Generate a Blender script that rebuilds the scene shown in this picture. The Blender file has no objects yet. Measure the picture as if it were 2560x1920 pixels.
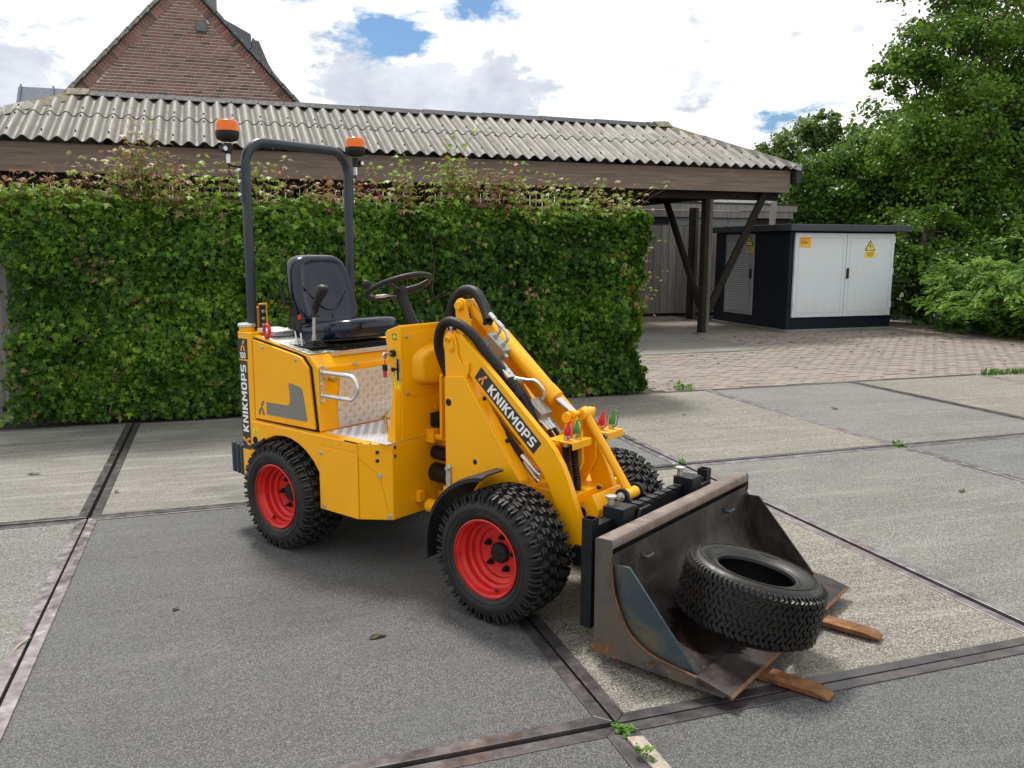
import bpy, bmesh, math, random
import numpy as np
from mathutils import Vector, Matrix, Euler
random.seed(7); rng = np.random.default_rng(7)
R_ = math.radians
scene = bpy.context.scene
COL = scene.collection

# ------------------------------------------------------------------ camera
def cam_basis(yaw, pitch, roll):
    fwd = Vector((-math.sin(yaw)*math.cos(pitch), math.cos(yaw)*math.cos(pitch), math.sin(pitch)))
    right = Vector((math.cos(yaw), math.sin(yaw), 0)); up = right.cross(fwd)
    r = math.cos(roll)*right + math.sin(roll)*up
    u = -math.sin(roll)*right + math.cos(roll)*up
    return r, u, fwd
cam_data = bpy.data.cameras.new('camera'); cam = bpy.data.objects.new('camera', cam_data); COL.objects.link(cam)
r_, u_, f_ = cam_basis(-.330, -.158, .003)
M = Matrix.Identity(4)
for i in range(3):
    M[i][0], M[i][1], M[i][2] = r_[i], u_[i], -f_[i]
M.translation = Vector((.802, -5.401, 1.589))
cam.matrix_world = M
cam_data.sensor_width = 36; cam_data.lens = 29.893; cam_data.clip_end = 2000; cam_data.clip_start = .05
scene.camera = cam

# ------------------------------------------------------------------ sky and sun
SUN_EL, SUN_AZ = R_(60), R_(-4)          # azimuth measured from +Y towards +X
world = bpy.data.worlds.new('World'); scene.world = world; world.use_nodes = True
wn, wl = world.node_tree.nodes, world.node_tree.links
wn.clear()
w_out = wn.new('ShaderNodeOutputWorld'); w_bg = wn.new('ShaderNodeBackground'); w_bg.inputs['Strength'].default_value = .1
w_sky = wn.new('ShaderNodeTexSky'); w_sky.sky_type = 'NISHITA'; w_sky.sun_disc = False
w_sky.sun_elevation = SUN_EL; w_sky.sun_rotation = SUN_AZ; w_sky.air_density = 1.0; w_sky.dust_density = 1.5; w_sky.ozone_density = 1.5
w_tc = wn.new('ShaderNodeTexCoord')
# cloud noise on the view direction, stretched a little along the horizon
w_sep = wn.new('ShaderNodeMapping'); w_sep.inputs['Scale'].default_value = (1, 1, 1.9); wl.new(w_tc.outputs['Generated'], w_sep.inputs[0]); w_cmb = w_sep
def wmath(op, a, b=None, clamp=False):
    n = wn.new('ShaderNodeMath'); n.operation = op; n.use_clamp = clamp
    for i, v in enumerate((a, b)):
        if v is None: continue
        if isinstance(v, (int, float)): n.inputs[i].default_value = v
        else: wl.new(v, n.inputs[i])
    return n.outputs[0]
def wnoise(scale, detail, rough, off, dist=0.):
    mp = wn.new('ShaderNodeMapping'); mp.inputs['Location'].default_value = off; wl.new(w_cmb.outputs[0], mp.inputs[0])
    n = wn.new('ShaderNodeTexNoise'); n.inputs['Scale'].default_value = scale; n.inputs['Detail'].default_value = detail
    n.inputs['Roughness'].default_value = rough; n.inputs['Distortion'].default_value = dist; wl.new(mp.outputs[0], n.inputs['Vector'])
    return n.outputs['Fac']
def wramp(fac, stops):
    r = wn.new('ShaderNodeValToRGB'); e = r.color_ramp.elements
    while len(e) < len(stops): e.new(.5)
    for el, (p, c) in zip(e, stops): el.position = p; el.color = (*c, 1) if len(c) == 3 else c
    wl.new(fac, r.inputs[0]); return r.outputs[0]
def patch(c, r, soft, amt):
    """1 inside a ragged patch of sky round the direction c"""
    d = wn.new('ShaderNodeVectorMath'); d.operation = 'DISTANCE'; wl.new(w_cmb.outputs[0], d.inputs[0]); d.inputs[1].default_value = (c[0], c[1], c[2]*1.9)
    v = wmath('ADD', wmath('DIVIDE', d.outputs['Value'], r), wmath('MULTIPLY', wmath('SUBTRACT', rag, .5), amt))
    return wramp(v, [(1-soft, (1, 1, 1)), (1, (0, 0, 0))])
rag = wnoise(11., 10, .62, (1.3, 4.2, 0), .2)
veil = wnoise(7.5, 10, .58, (5.4, 1.1, .3), .15)
gap = wramp(wnoise(4.6, 9, .6, (2.1, 6.3, .4)), [(.31, (1, 1, 1)), (.36, (0, 0, 0))])
gap = wmath('MAXIMUM', gap, patch((.195, .955, .224), .060, .35, 3.0))
gap = wmath('MAXIMUM', gap, patch((.285, .923, .262), .055, .35, 2.8))
cover = wmath('SUBTRACT', 1., gap)
grey = wmath('MAXIMUM', wramp(veil, [(.565, (0, 0, 0)), (.625, (1, 1, 1))]), patch((.235, .956, .168), .13, .25, 3.6))
grey = wmath('MAXIMUM', grey, patch((-.19, .97, .15), .10, .3, 3.))
shade_n = wn.new('ShaderNodeMix'); shade_n.data_type = 'RGBA'; wl.new(grey, shade_n.inputs['Factor'])
shade_n.inputs['A'].default_value = (10.6, 10.6, 10.4, 1); wl.new(wramp(rag, [(.35, (5.3, 5.7, 6.5)), (.7, (8.2, 8.5, 9.0))]), shade_n.inputs['B'])
shade = shade_n.outputs['Result']
w_tint = wn.new('ShaderNodeMix'); w_tint.data_type = 'RGBA'; w_tint.blend_type = 'MULTIPLY'; w_tint.inputs['Factor'].default_value = 1
wl.new(w_sky.outputs[0], w_tint.inputs['A']); w_tint.inputs['B'].default_value = (.50, .72, .90, 1)
w_mix = wn.new('ShaderNodeMix'); w_mix.data_type = 'RGBA'
wl.new(cover, w_mix.inputs['Factor']); wl.new(w_tint.outputs['Result'], w_mix.inputs['A']); wl.new(shade, w_mix.inputs['B'])
wl.new(w_mix.outputs['Result'], w_bg.inputs['Color']); wl.new(w_bg.outputs[0], w_out.inputs[0])

sun_d = bpy.data.lights.new('sun', 'SUN'); sun_d.energy = 3.3; sun_d.angle = R_(11); sun_d.color = (1, .95, .87)
sun = bpy.data.objects.new('sun', sun_d); COL.objects.link(sun)
sd = Vector((math.sin(SUN_AZ)*math.cos(SUN_EL), math.cos(SUN_AZ)*math.cos(SUN_EL), math.sin(SUN_EL)))
sun.rotation_euler = sd.to_track_quat('Z', 'Y').to_euler()
sun.location = sd*40
vs = scene.view_settings; vs.view_transform = 'Standard'; vs.look = 'None'; vs.exposure = .25; vs.gamma = 1; vs.use_curve_mapping = False
scene.render.engine = 'CYCLES'
scene.cycles.max_bounces = 8; scene.cycles.transparent_max_bounces = 8

# ------------------------------------------------------------------ material helpers
class NT:
    def __init__(s, name):
        s.m = bpy.data.materials.new(name); s.m.use_nodes = True
        s.n, s.l = s.m.node_tree.nodes, s.m.node_tree.links
        s.b = s.n['Principled BSDF']
    def set(s, k, v):
        if isinstance(v, bpy.types.NodeSocket): s.l.new(v, s.b.inputs[k])
        else: s.b.inputs[k].default_value = (*v, 1) if isinstance(v, tuple) and len(v) == 3 else v
        return s
    def pos(s, kind='world'):
        if kind == 'world': return s.n.new('ShaderNodeNewGeometry').outputs['Position']
        return s.n.new('ShaderNodeTexCoord').outputs['Object']
    def map(s, v, scale=(1, 1, 1), rot=(0, 0, 0), loc=(0, 0, 0)):
        n = s.n.new('ShaderNodeMapping'); n.inputs['Scale'].default_value = scale; n.inputs['Rotation'].default_value = rot; n.inputs['Location'].default_value = loc
        s.l.new(v, n.inputs[0]); return n.outputs[0]
    def noise(s, v, scale, detail=4, rough=.55, dist=0):
        n = s.n.new('ShaderNodeTexNoise'); n.inputs['Scale'].default_value = scale; n.inputs['Detail'].default_value = detail
        n.inputs['Roughness'].default_value = rough; n.inputs['Distortion'].default_value = dist
        s.l.new(v, n.inputs['Vector']); return n.outputs['Fac']
    def voro(s, v, scale, feature='F1', out='Distance', rand=1):
        n = s.n.new('ShaderNodeTexVoronoi'); n.feature = feature; n.inputs['Scale'].default_value = scale; n.inputs['Randomness'].default_value = rand
        s.l.new(v, n.inputs['Vector']); return n.outputs[out]
    def ramp(s, f, stops, interp='LINEAR'):
        r = s.n.new('ShaderNodeValToRGB'); r.color_ramp.interpolation = interp; e = r.color_ramp.elements
        while len(e) < len(stops): e.new(.5)
        for el, (p, c) in zip(e, stops):
            el.position = p
            el.color = (c, c, c, 1) if isinstance(c, (int, float)) else (*c, 1)
        s.l.new(f, r.inputs[0]); return r.outputs[0]
    def math(s, op, a, b=0., clamp=False):
        n = s.n.new('ShaderNodeMath'); n.operation = op; n.use_clamp = clamp
        for i, v in enumerate((a, b)):
            if isinstance(v, (int, float)): n.inputs[i].default_value = v
            else: s.l.new(v, n.inputs[i])
        return n.outputs[0]
    def mix(s, f, a, b, mode='MIX'):
        n = s.n.new('ShaderNodeMix'); n.data_type = 'RGBA'; n.blend_type = mode
        for k, v in (('Factor', f), ('A', a), ('B', b)):
            if isinstance(v, bpy.types.NodeSocket): s.l.new(v, n.inputs[k])
            else: n.inputs[k].default_value = v if isinstance(v, (int, float)) else (*v, 1)
        return n.outputs['Result']
    def bump(s, h, strength=.3, dist=.01):
        n = s.n.new('ShaderNodeBump'); n.inputs['Strength'].default_value = strength; n.inputs['Distance'].default_value = dist
        s.l.new(h, n.inputs['Height']); s.l.new(n.outputs[0], s.b.inputs['Normal']); return s
    def attr(s, name, out='Fac'):
        n = s.n.new('ShaderNodeAttribute'); n.attribute_name = name; return n.outputs[out]

def simple(name, col, rough=.5, metal=0., var=.12, scale=9., bump=0., bscale=60., coat=0., kind='object', rvar=.12, spec=.35):
    t = NT(name); p = t.pos(kind); t.set('Specular IOR Level', spec)
    n = t.noise(p, scale, 6, .6)
    a = tuple(c*(1-var) for c in col); b = tuple(min(1, c*(1+var)) for c in col)
    t.set('Base Color', t.ramp(n, [(.3, a), (.7, b)]))
    t.set('Roughness', t.ramp(t.noise(p, scale*2.3, 5), [(.3, max(0, rough-rvar)), (.7, min(1, rough+rvar))])); t.set('Metallic', metal)
    if coat: t.set('Coat Weight', coat); t.set('Coat Roughness', .12)
    if bump: t.bump(t.noise(p, bscale, 4), bump, .004)
    return t.m

MAT = {}
def yellow_paint():
    t = NT('yellow_paint'); p = t.pos('object')
    base = t.ramp(t.noise(p, 3, 5), [(.3, (.85, .385, .0006)), (.7, (.91, .425, .001))])
    dirt = t.ramp(t.noise(p, 16, 8, .7), [(.62, 0.), (.80, .22)])
    col = t.mix(dirt, base, (.50, .22, .02))
    dust = t.ramp(t.noise(t.map(p, (1, 1, .6)), 6.5, 10, .74, .5), [(.52, 0.), (.76, .12)]); col = t.mix(dust, col, (.48, .33, .14))
    scr = t.ramp(t.noise(t.map(p, (3, 3, 55), (.2, .4, .6)), 4, 3), [(.70, 0.), (.73, .25)]); col = t.mix(scr, col, (.60, .36, .06))
    t.set('Base Color', col); t.set('Roughness', t.ramp(t.noise(p, 22, 5), [(.3, .26), (.75, .44)]))
    t.set('Specular IOR Level', .26); t.set('Coat Weight', .22); t.set('Coat Roughness', .14)
    t.bump(t.noise(p, 160, 3), .05, .002); return t.m
MAT['yellow'] = yellow_paint()
MAT['rubber'] = simple('rubber', (.010, .010, .011), .55, var=.4, scale=25, bump=.25, bscale=240)
def tyre_mat(name, a, b, dust, rlo=.42):
    t = NT(name); p = t.pos('object')
    d = t.ramp(t.noise(p, 14, 9, .7), [(.42, 0.), (.72, 1.)])
    t.set('Base Color', t.mix(t.math('MULTIPLY', d, .6), a, dust)); t.set('Roughness', t.ramp(t.noise(p, 40, 5), [(.3, rlo), (.7, rlo+.22)])); t.set('Specular IOR Level', .42)
    t.bump(t.noise(p, 260, 4), .2, .003); return t.m
MAT['tyre'] = tyre_mat('tyre_rubber', (.009, .009, .010), (.02, .02, .02), (.030, .027, .024))
MAT['tyre_top'] = tyre_mat('worn_lug_top', (.034, .034, .036), (.02, .02, .02), (.085, .076, .066))
MAT['old_tyre'] = tyre_mat('old_tyre_rubber', (.0055, .005, .005), (.02, .02, .02), (.020, .017, .013), .30)
MAT['red'] = simple('red_paint', (.56, .018, .015), .36, var=.22, scale=14, coat=.15)
MAT['black_steel'] = simple('black_painted_steel', (.010, .012, .016), .42, .2, var=.35, scale=14, bump=.12, bscale=90)
MAT['rops'] = simple('dark_blue_grey_paint', (.021, .030, .043), .36, 0., var=.2, scale=12, bump=.06, bscale=200, coat=.2)
MAT['plastic'] = simple('black_plastic', (.008, .008, .009), .5, var=.3, scale=30, bump=.12, bscale=200)
MAT['vinyl'] = simple('black_vinyl', (.0032, .0075, .022), .20, var=.1, scale=14, rvar=.02, spec=.42)
MAT['zinc'] = simple('zinc_plated_steel', (.60, .62, .62), .34, .9, var=.12, scale=30)
MAT['chrome'] = simple('polished_rod', (.7, .7, .72), .12, 1., var=.05)
MAT['alu'] = simple('checker_aluminium', (.60, .625, .66), .40, .5, var=.05, scale=18, rvar=.05)
MAT['grey_block'] = simple('grey_valve_block', (.34, .36, .33), .42, .6, var=.15, scale=30)
MAT['hose'] = simple('black_hose', (.006, .006, .007), .55, var=.3, scale=30, bump=.2, bscale=200)
MAT['coupler_red'] = simple('red_dust_cap', (.55, .02, .03), .4)
MAT['coupler_green'] = simple('green_dust_cap', (.06, .24, .05), .45)
MAT['brass'] = simple('worn_brass', (.45, .32, .13), .42, .7, var=.3, scale=40)
MAT['decal_black'] = simple('decal_black', (.030, .030, .033), .45)
MAT['decal_white'] = simple('decal_white', (.80, .80, .80), .45, var=.03)
MAT['decal_orange'] = simple('decal_orange', (.80, .30, .045), .45, var=.05)
MAT['decal_yellow'] = simple('decal_yellow', (.80, .68, .03), .5, var=.05)
MAT['sign_yellow'] = simple('sign_yellow', (.85, .62, .02), .5, var=.05)
MAT['sign_orange'] = simple('sign_orange', (.82, .40, .02), .5, var=.05)
MAT['dark'] = simple('dark_void', (.006, .006, .006), .8)
def beacon_mat():
    t = NT('amber_lens'); t.set('Base Color', (1., .24, .006)); t.set('Roughness', .14); t.set('Transmission Weight', .45); t.set('IOR', 1.45)
    return t.m
MAT['amber'] = beacon_mat()
def mesh_grille_mat():
    t = NT('perforated_grille'); p = t.pos('object')
    m = t.map(p, (150, 150, 150)); v = t.n.new('ShaderNodeTexVoronoi'); v.inputs['Scale'].default_value = 1; v.inputs['Randomness'].default_value = 0
    t.l.new(m, v.inputs['Vector'])
    hole = t.ramp(v.outputs['Distance'], [(.36, (.012, .012, .012)), (.44, (.27, .27, .25))])
    t.set('Base Color', hole); t.set('Roughness', .5); t.set('Metallic', .3)
    t.bump(v.outputs['Distance'], .5, .004); return t.m
MAT['grille'] = mesh_grille_mat()
def bucket_steel(name, cols, blue=0.):
    t = NT(name); p = t.pos('object')
    n = t.noise(p, 4.2, 10, .70, .9)
    base = t.ramp(n, [(.34, cols[0]), (.5, cols[1]), (.64, cols[2])])
    streak = t.noise(t.map(p, (26, 26, 3)), 1, 6, .6)
    base = t.mix(t.math('MULTIPLY', t.ramp(streak, [(.45, 0.), (.7, 1.)]), .35), base, (.10, .075, .06))
    rust = t.ramp(t.noise(p, 12, 10, .74, .4), [(.62, 0.), (.69, 1.)])
    base = t.mix(t.math('MULTIPLY', rust, .55), base, (.20, .075, .022))
    scr = t.ramp(t.noise(t.map(p, (4, 4, 60), (.3, .5, .2)), 3, 3), [(.66, 0.), (.70, 1.)])
    base = t.mix(t.math('MULTIPLY', scr, .3), base, (.25, .25, .26))
    t.set('Base Color', base); t.set('Metallic', .55); t.set('Roughness', t.ramp(n, [(.3, .34), (.7, .62)]))
    t.bump(t.noise(p, 70, 6, .65), .18, .004); return t.m
MAT['bucket_in'] = bucket_steel('worn_bucket_steel', [(.018, .014, .014), (.042, .035, .034), (.080, .069, .067)])
MAT['bucket_out'] = bucket_steel('weathered_bucket_steel', [(.048, .042, .038), (.115, .107, .10), (.135, .11, .085)])
MAT['bucket_blue'] = bucket_steel('blue_scaled_steel', [(.045, .07, .085), (.055, .085, .105), (.13, .11, .075)])
MAT['bucket_bar'] = bucket_steel('pale_worn_bar', [(.13, .10, .085), (.22, .175, .15), (.30, .25, .22)])
def rusty(name, a, b, c):
    t = NT(name); p = t.pos('object'); n = t.noise(p, 16, 9, .68)
    t.set('Base Color', t.ramp(n, [(.28, a), (.5, b), (.72, c)])); t.set('Roughness', .72); t.set('Metallic', .15)
    t.bump(t.noise(p, 90, 6), .3, .004); return t.m
MAT['rust'] = rusty('rusty_fork', (.05, .022, .011), (.17, .070, .022), (.32, .145, .05))
MAT['weld_rust'] = rusty('rusty_weld', (.05, .03, .02), (.13, .065, .03), (.19, .10, .05))

# ------------------------------------------------------------------ mesh builder
class MB:
    def __init__(s): s.v, s.f, s.mi, s.cuts = [], [], [], []
    def new(s): s.cuts.append((len(s.v), len(s.f))); return s
    def add(s, vs, fs, mi=0):
        o = len(s.v); s.v += [tuple(v) for v in vs]; s.f += [tuple(i+o for i in f) for f in fs]; s.mi += [mi]*len(fs); return s
    def box(s, lo, hi, mi=0, rot=None, piv=None):
        x0, y0, z0 = lo; x1, y1, z1 = hi
        vs = [Vector(q) for q in ((x0,y0,z0),(x1,y0,z0),(x1,y1,z0),(x0,y1,z0),(x0,y0,z1),(x1,y0,z1),(x1,y1,z1),(x0,y1,z1))]
        if rot is not None:
            pv = Vector(piv) if piv else (Vector(lo)+Vector(hi))/2
            m = rot if isinstance(rot, Matrix) else Euler(rot).to_matrix()
            vs = [m @ (q-pv)+pv for q in vs]
        return s.add(vs, [(3,2,1,0),(4,5,6,7),(0,1,5,4),(1,2,6,5),(2,3,7,6),(3,0,4,7)], mi)
    def prism(s, poly, axis, d0, d1, mi=0):
        """poly: 2D points; axis 'y': (x,z) extruded over y; 'z': (x,y) over z; 'x': (y,z) over x"""
        def P(q, d): return {'y': (q[0], d, q[1]), 'z': (q[0], q[1], d), 'x': (d, q[0], q[1])}[axis]
        n = len(poly); vs = [P(q, d0) for q in poly]+[P(q, d1) for q in poly]
        fs = [tuple(range(n-1, -1, -1)), tuple(range(n, 2*n))]+[(i, (i+1) % n, (i+1) % n+n, i+n) for i in range(n)]
        return s.add(vs, fs, mi)
    def loft(s, rings, mi=0, cap=True, closed=True):
        n = len(rings[0]); vs = [q for r in rings for q in r]; fs = []
        for i in range(len(rings)-1):
            for j in range(n if closed else n-1):
                k = (j+1) % n; fs.append((i*n+j, i*n+k, (i+1)*n+k, (i+1)*n+j))
        if cap: fs += [tuple(range(n-1, -1, -1)), tuple((len(rings)-1)*n+j for j in range(n))]
        return s.add(vs, fs, mi)
    def tube(s, pts, r, seg=10, mi=0, cap=True):
        pts = [Vector(p) for p in pts]; rs = r if isinstance(r, (list, tuple)) else [r]*len(pts)
        t0 = (pts[1]-pts[0]).normalized(); ref = Vector((0, 0, 1)) if abs(t0.z) < .9 else Vector((1, 0, 0))
        nrm = t0.cross(ref).normalized(); rings = []
        for i, p in enumerate(pts):
            t = ((pts[min(i+1, len(pts)-1)]-pts[max(i-1, 0)])).normalized()
            nrm = (nrm-t*nrm.dot(t)).normalized(); b = t.cross(nrm)
            rings.append([p+rs[i]*(math.cos(a)*nrm+math.sin(a)*b) for a in [2*math.pi*k/seg for k in range(seg)]])
        return s.loft(rings, mi, cap)
    def cyl(s, p0, p1, r, seg=16, mi=0, r1=None): return s.tube([p0, p1], [r, r if r1 is None else r1], seg, mi)
    def lathe(s, prof, c, axis='y', seg=48, mi=0, closed=False, cap=True):
        """prof: (h, r) along the axis through c"""
        rings = []
        for h, r in prof:
            ring = []
            for k in range(seg):
                a = 2*math.pi*k/seg; ca, sa = r*math.cos(a), r*math.sin(a)
                ring.append({'y': (c[0]+ca, c[1]+h, c[2]+sa), 'z': (c[0]+ca, c[1]+sa, c[2]+h), 'x': (c[0]+h, c[1]+ca, c[2]+sa)}[axis])
            rings.append(ring)
        if closed: rings.append(rings[0])
        return s.loft(rings, mi, cap=cap and not closed)
    def xform(s, m):
        s.v = [tuple(m @ Vector(v)) for v in s.v]; return s
    def build(s, name, mats, parent=None, bevel=0., smooth=35, seg=2, loc=None, subsurf=0, flip=True):
        if s.cuts:                                            # several marked pieces: one object each
            cu = s.cuts+[(len(s.v), len(s.f))]; o = None
            for (v0,f0),(v1,f1) in zip(cu,cu[1:]):
                if f1 == f0: continue
                q = MB(); q.v = s.v[v0:v1]; q.f = [tuple(i-v0 for i in f) for f in s.f[f0:f1]]; q.mi = s.mi[f0:f1]
                k = q.build(name,mats,parent,bevel,smooth,seg,loc,subsurf,flip); o = o or k
            return o
        me = bpy.data.meshes.new(name); me.from_pydata(s.v, [], s.f)
        for m in (mats if isinstance(mats, (list, tuple)) else [mats]): me.materials.append(MAT[m] if isinstance(m, str) else m)
        if any(s.mi): me.polygons.foreach_set('material_index', s.mi)
        if flip:
            b = bmesh.new(); b.from_mesh(me); bmesh.ops.recalc_face_normals(b, faces=b.faces); b.to_mesh(me); b.free()
        o = bpy.data.objects.new(name, me); COL.objects.link(o)
        if parent: o.parent = parent
        if loc: o.location = loc
        if smooth:
            me.polygons.foreach_set('use_smooth', [True]*len(me.polygons)); me.set_sharp_from_angle(angle=R_(smooth))
        if subsurf:
            md = o.modifiers.new('subsurf', 'SUBSURF'); md.levels = md.render_levels = subsurf
            me.polygons.foreach_set('use_smooth', [True]*len(me.polygons))
        if bevel:
            md = o.modifiers.new('bevel', 'BEVEL'); md.width = bevel; md.segments = seg; md.limit_method = 'ANGLE'; md.angle_limit = R_(32); md.harden_normals = True
        return o

def tag(o, label=None, cat=None, group=None, kind=None):
    if label: o['label'] = label
    if cat: o['category'] = cat
    if group: o['group'] = group
    if kind: o['kind'] = kind
    return o
def empty(name, loc=(0, 0, 0), rz=0., **k):
    o = bpy.data.objects.new(name, None); COL.objects.link(o); o.location = loc; o.rotation_euler = (0, 0, rz); o.empty_display_size = .2
    return tag(o, **k)
def np_mesh(name, V, F, mat, parent=None, loops=None, attrs=None, smooth=False):
    """V (n,3) float, F (m,k) int, all faces of k corners"""
    V = np.asarray(V, np.float32); F = np.asarray(F, np.int32); m, k = F.shape
    me = bpy.data.meshes.new(name); me.vertices.add(len(V)); me.vertices.foreach_set('co', V.ravel())
    me.loops.add(m*k); me.loops.foreach_set('vertex_index', F.ravel()); me.polygons.add(m)
    me.polygons.foreach_set('loop_start', np.arange(0, m*k, k, dtype=np.int32))
    me.update(calc_edges=True)
    if smooth: me.polygons.foreach_set('use_smooth', np.ones(m, bool))
    for n, a in (attrs or {}).items():
        at = me.attributes.new(n, 'FLOAT', 'POINT'); at.data.foreach_set('value', np.asarray(a, np.float32))
    for q in (mat if isinstance(mat, (list, tuple)) else [mat]): me.materials.append(q)
    o = bpy.data.objects.new(name, me); COL.objects.link(o)
    if parent: o.parent = parent
    return o
def ring_quads(w, h, s, c):
    """octagonal ring split into eight quads"""
    o = [(c,0),(w-c,0),(w,c),(w,h-c),(w-c,h),(c,h),(0,h-c),(0,c)]; d = c*.45
    i = [(s+d,s),(w-s-d,s),(w-s,s+d),(w-s,h-s-d),(w-s-d,h-s),(s+d,h-s),(s,h-s-d),(s,s+d)]
    return [[o[k],o[(k+1)%8],i[(k+1)%8],i[k]] for k in range(8)]
GLY = {'K': (.68, [[(0,0),(.2,0),(.2,1),(0,1)],[(.2,.42),(.45,0),(.70,0),(.36,.54)],[(.2,.62),(.2,.46),(.36,.54),(.68,1),(.44,1)]]),
       'N': (.70, [[(0,0),(.19,0),(.19,1),(0,1)],[(.51,0),(.70,0),(.70,1),(.51,1)],[(.19,1),(.19,.68),(.51,0),(.51,.32)]]),
       'I': (.20, [[(0,0),(.2,0),(.2,1),(0,1)]]),
       'M': (.86, [[(0,0),(.19,0),(.19,1),(0,1)],[(.67,0),(.86,0),(.86,1),(.67,1)],[(.19,1),(.19,.68),(.43,.22),(.43,.55)],[(.67,1),(.43,.55),(.43,.22),(.67,.68)]]),
       'O': (.68, ring_quads(.68,1,.19,.15)),
       '0': (.56, ring_quads(.56,1,.17,.14)),
       '1': (.36, [[(.18,0),(.36,0),(.36,1),(.18,1)],[(0,.66),(.18,.76),(.18,1),(0,.86)]]),
       '2': (.58, [[(.14,1),(0,.88),(.04,.74),(.20,.82),(.44,1)],[(.20,.82),(.40,.78),(.58,.86),(.44,1)],[(.40,.78),(.40,.62),(.58,.58),(.58,.86)],[(.40,.62),(0,.18),(.22,.18),(.58,.58)],[(0,0),(.58,0),(.58,.18),(0,.18)]]),
       '4': (.60, [[(.34,0),(.52,0),(.52,1),(.34,1)],[(0,.22),(.34,.22),(.34,.38),(0,.38)],[(0,.38),(.19,.38),(.34,.74),(.34,1)]]),
       '5': (.58, [[(.02,.82),(.55,.82),(.55,1),(.02,1)],[(.02,.48),(.20,.52),(.20,.82),(.02,.82)],[(.20,.52),(.40,.48),(.58,.50),(.44,.64),(.20,.64)],[(.40,.48),(.40,.20),(.58,.14),(.58,.50)],[(.02,0),(.46,0),(.58,.14),(.40,.20),(.02,.18)]]),
       'x': (.50, [[(0,0),(.17,0),(.50,.62),(.33,.62)],[(.33,0),(.50,0),(.335,.30),(.25,.16)],[(0,.62),(.165,.32),(.25,.46),(.17,.62)]]),
       '.': (.18, [[(0,0),(.18,0),(.18,.18),(0,.18)]]), '-': (.34, [[(0,.36),(.34,.36),(.34,.54),(0,.54)]]),
       'P': (.66, [[(0,0),(.2,0),(.2,1),(0,1)],[(.2,.82),(.47,.82),(.52,1),(.2,1)],[(.47,.82),(.66,.86),(.52,1)],[(.47,.82),(.47,.52),(.66,.46),(.66,.86)],[(.47,.52),(.52,.33),(.66,.46)],[(.2,.33),(.52,.33),(.47,.52),(.2,.52)]]),
       'S': (.64, [[(.14,1),(.04,.92),(.22,.82),(.62,.82),(.62,1)],[(.04,.92),(0,.86),(0,.56),(.19,.60),(.22,.82)],[(0,.56),(.10,.42),(.45,.40),(.54,.58),(.19,.60)],[(.45,.40),(.45,.18),(.64,.13),(.64,.46),(.54,.58)],[(.02,0),(.50,0),(.64,.13),(.45,.18),(.02,.18)]])}
def text_obj(s, length, height, mat, name, parent, mtx):
    """block lettering centred on the origin of mtx, fitted to length x height"""
    gap = .13; tot = sum(GLY[c][0] for c in s)+gap*(len(s)-1); x = 0; m = MB()
    for c in s:
        for k, poly in enumerate(GLY[c][1]):
            ar = sum(poly[i][0]*poly[(i+1)%len(poly)][1]-poly[(i+1)%len(poly)][0]*poly[i][1] for i in range(len(poly)))
            q = poly if ar > 0 else poly[::-1]
            m.prism([((a+x-tot/2)*length/tot,(b_-.5)*height) for a,b_ in q],'z',0,.0006+.00004*k)
        x += GLY[c][0]+gap
    m.xform(mtx); t = m.build(name, mat, parent, smooth=0); t.data.name = name; return t
def frame_mtx(org, ux, uy):
    ux = Vector(ux).normalized(); uz = ux.cross(Vector(uy)).normalized(); uy = uz.cross(ux)
    m = Matrix.Identity(4)
    for i in range(3): m[i][0], m[i][1], m[i][2] = ux[i], uy[i], uz[i]
    m.translation = Vector(org); return m
def arc(c, r, a0, a1, n, f=lambda x, z: (x, z)):
    return [f(c[0]+r*math.cos(R_(a0+(a1-a0)*i/n)), c[1]+r*math.sin(R_(a0+(a1-a0)*i/n))) for i in range(n+1)]
def bez(pts, n=24):
    """Catmull-Rom through the points"""
    P = [Vector(p) for p in pts]; P = [2*P[0]-P[1]]+P+[2*P[-1]-P[-2]]; out = []
    segs = len(P)-3; per = max(2, n//segs)
    for i in range(segs):
        a, b, c, d = P[i:i+4]
        for k in range(per):
            t = k/per; out.append(.5*((2*b)+(c-a)*t+(2*a-5*b+4*c-d)*t*t+(3*b-a-3*c+d)*t**3))
    out.append(P[-2]); return out

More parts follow.
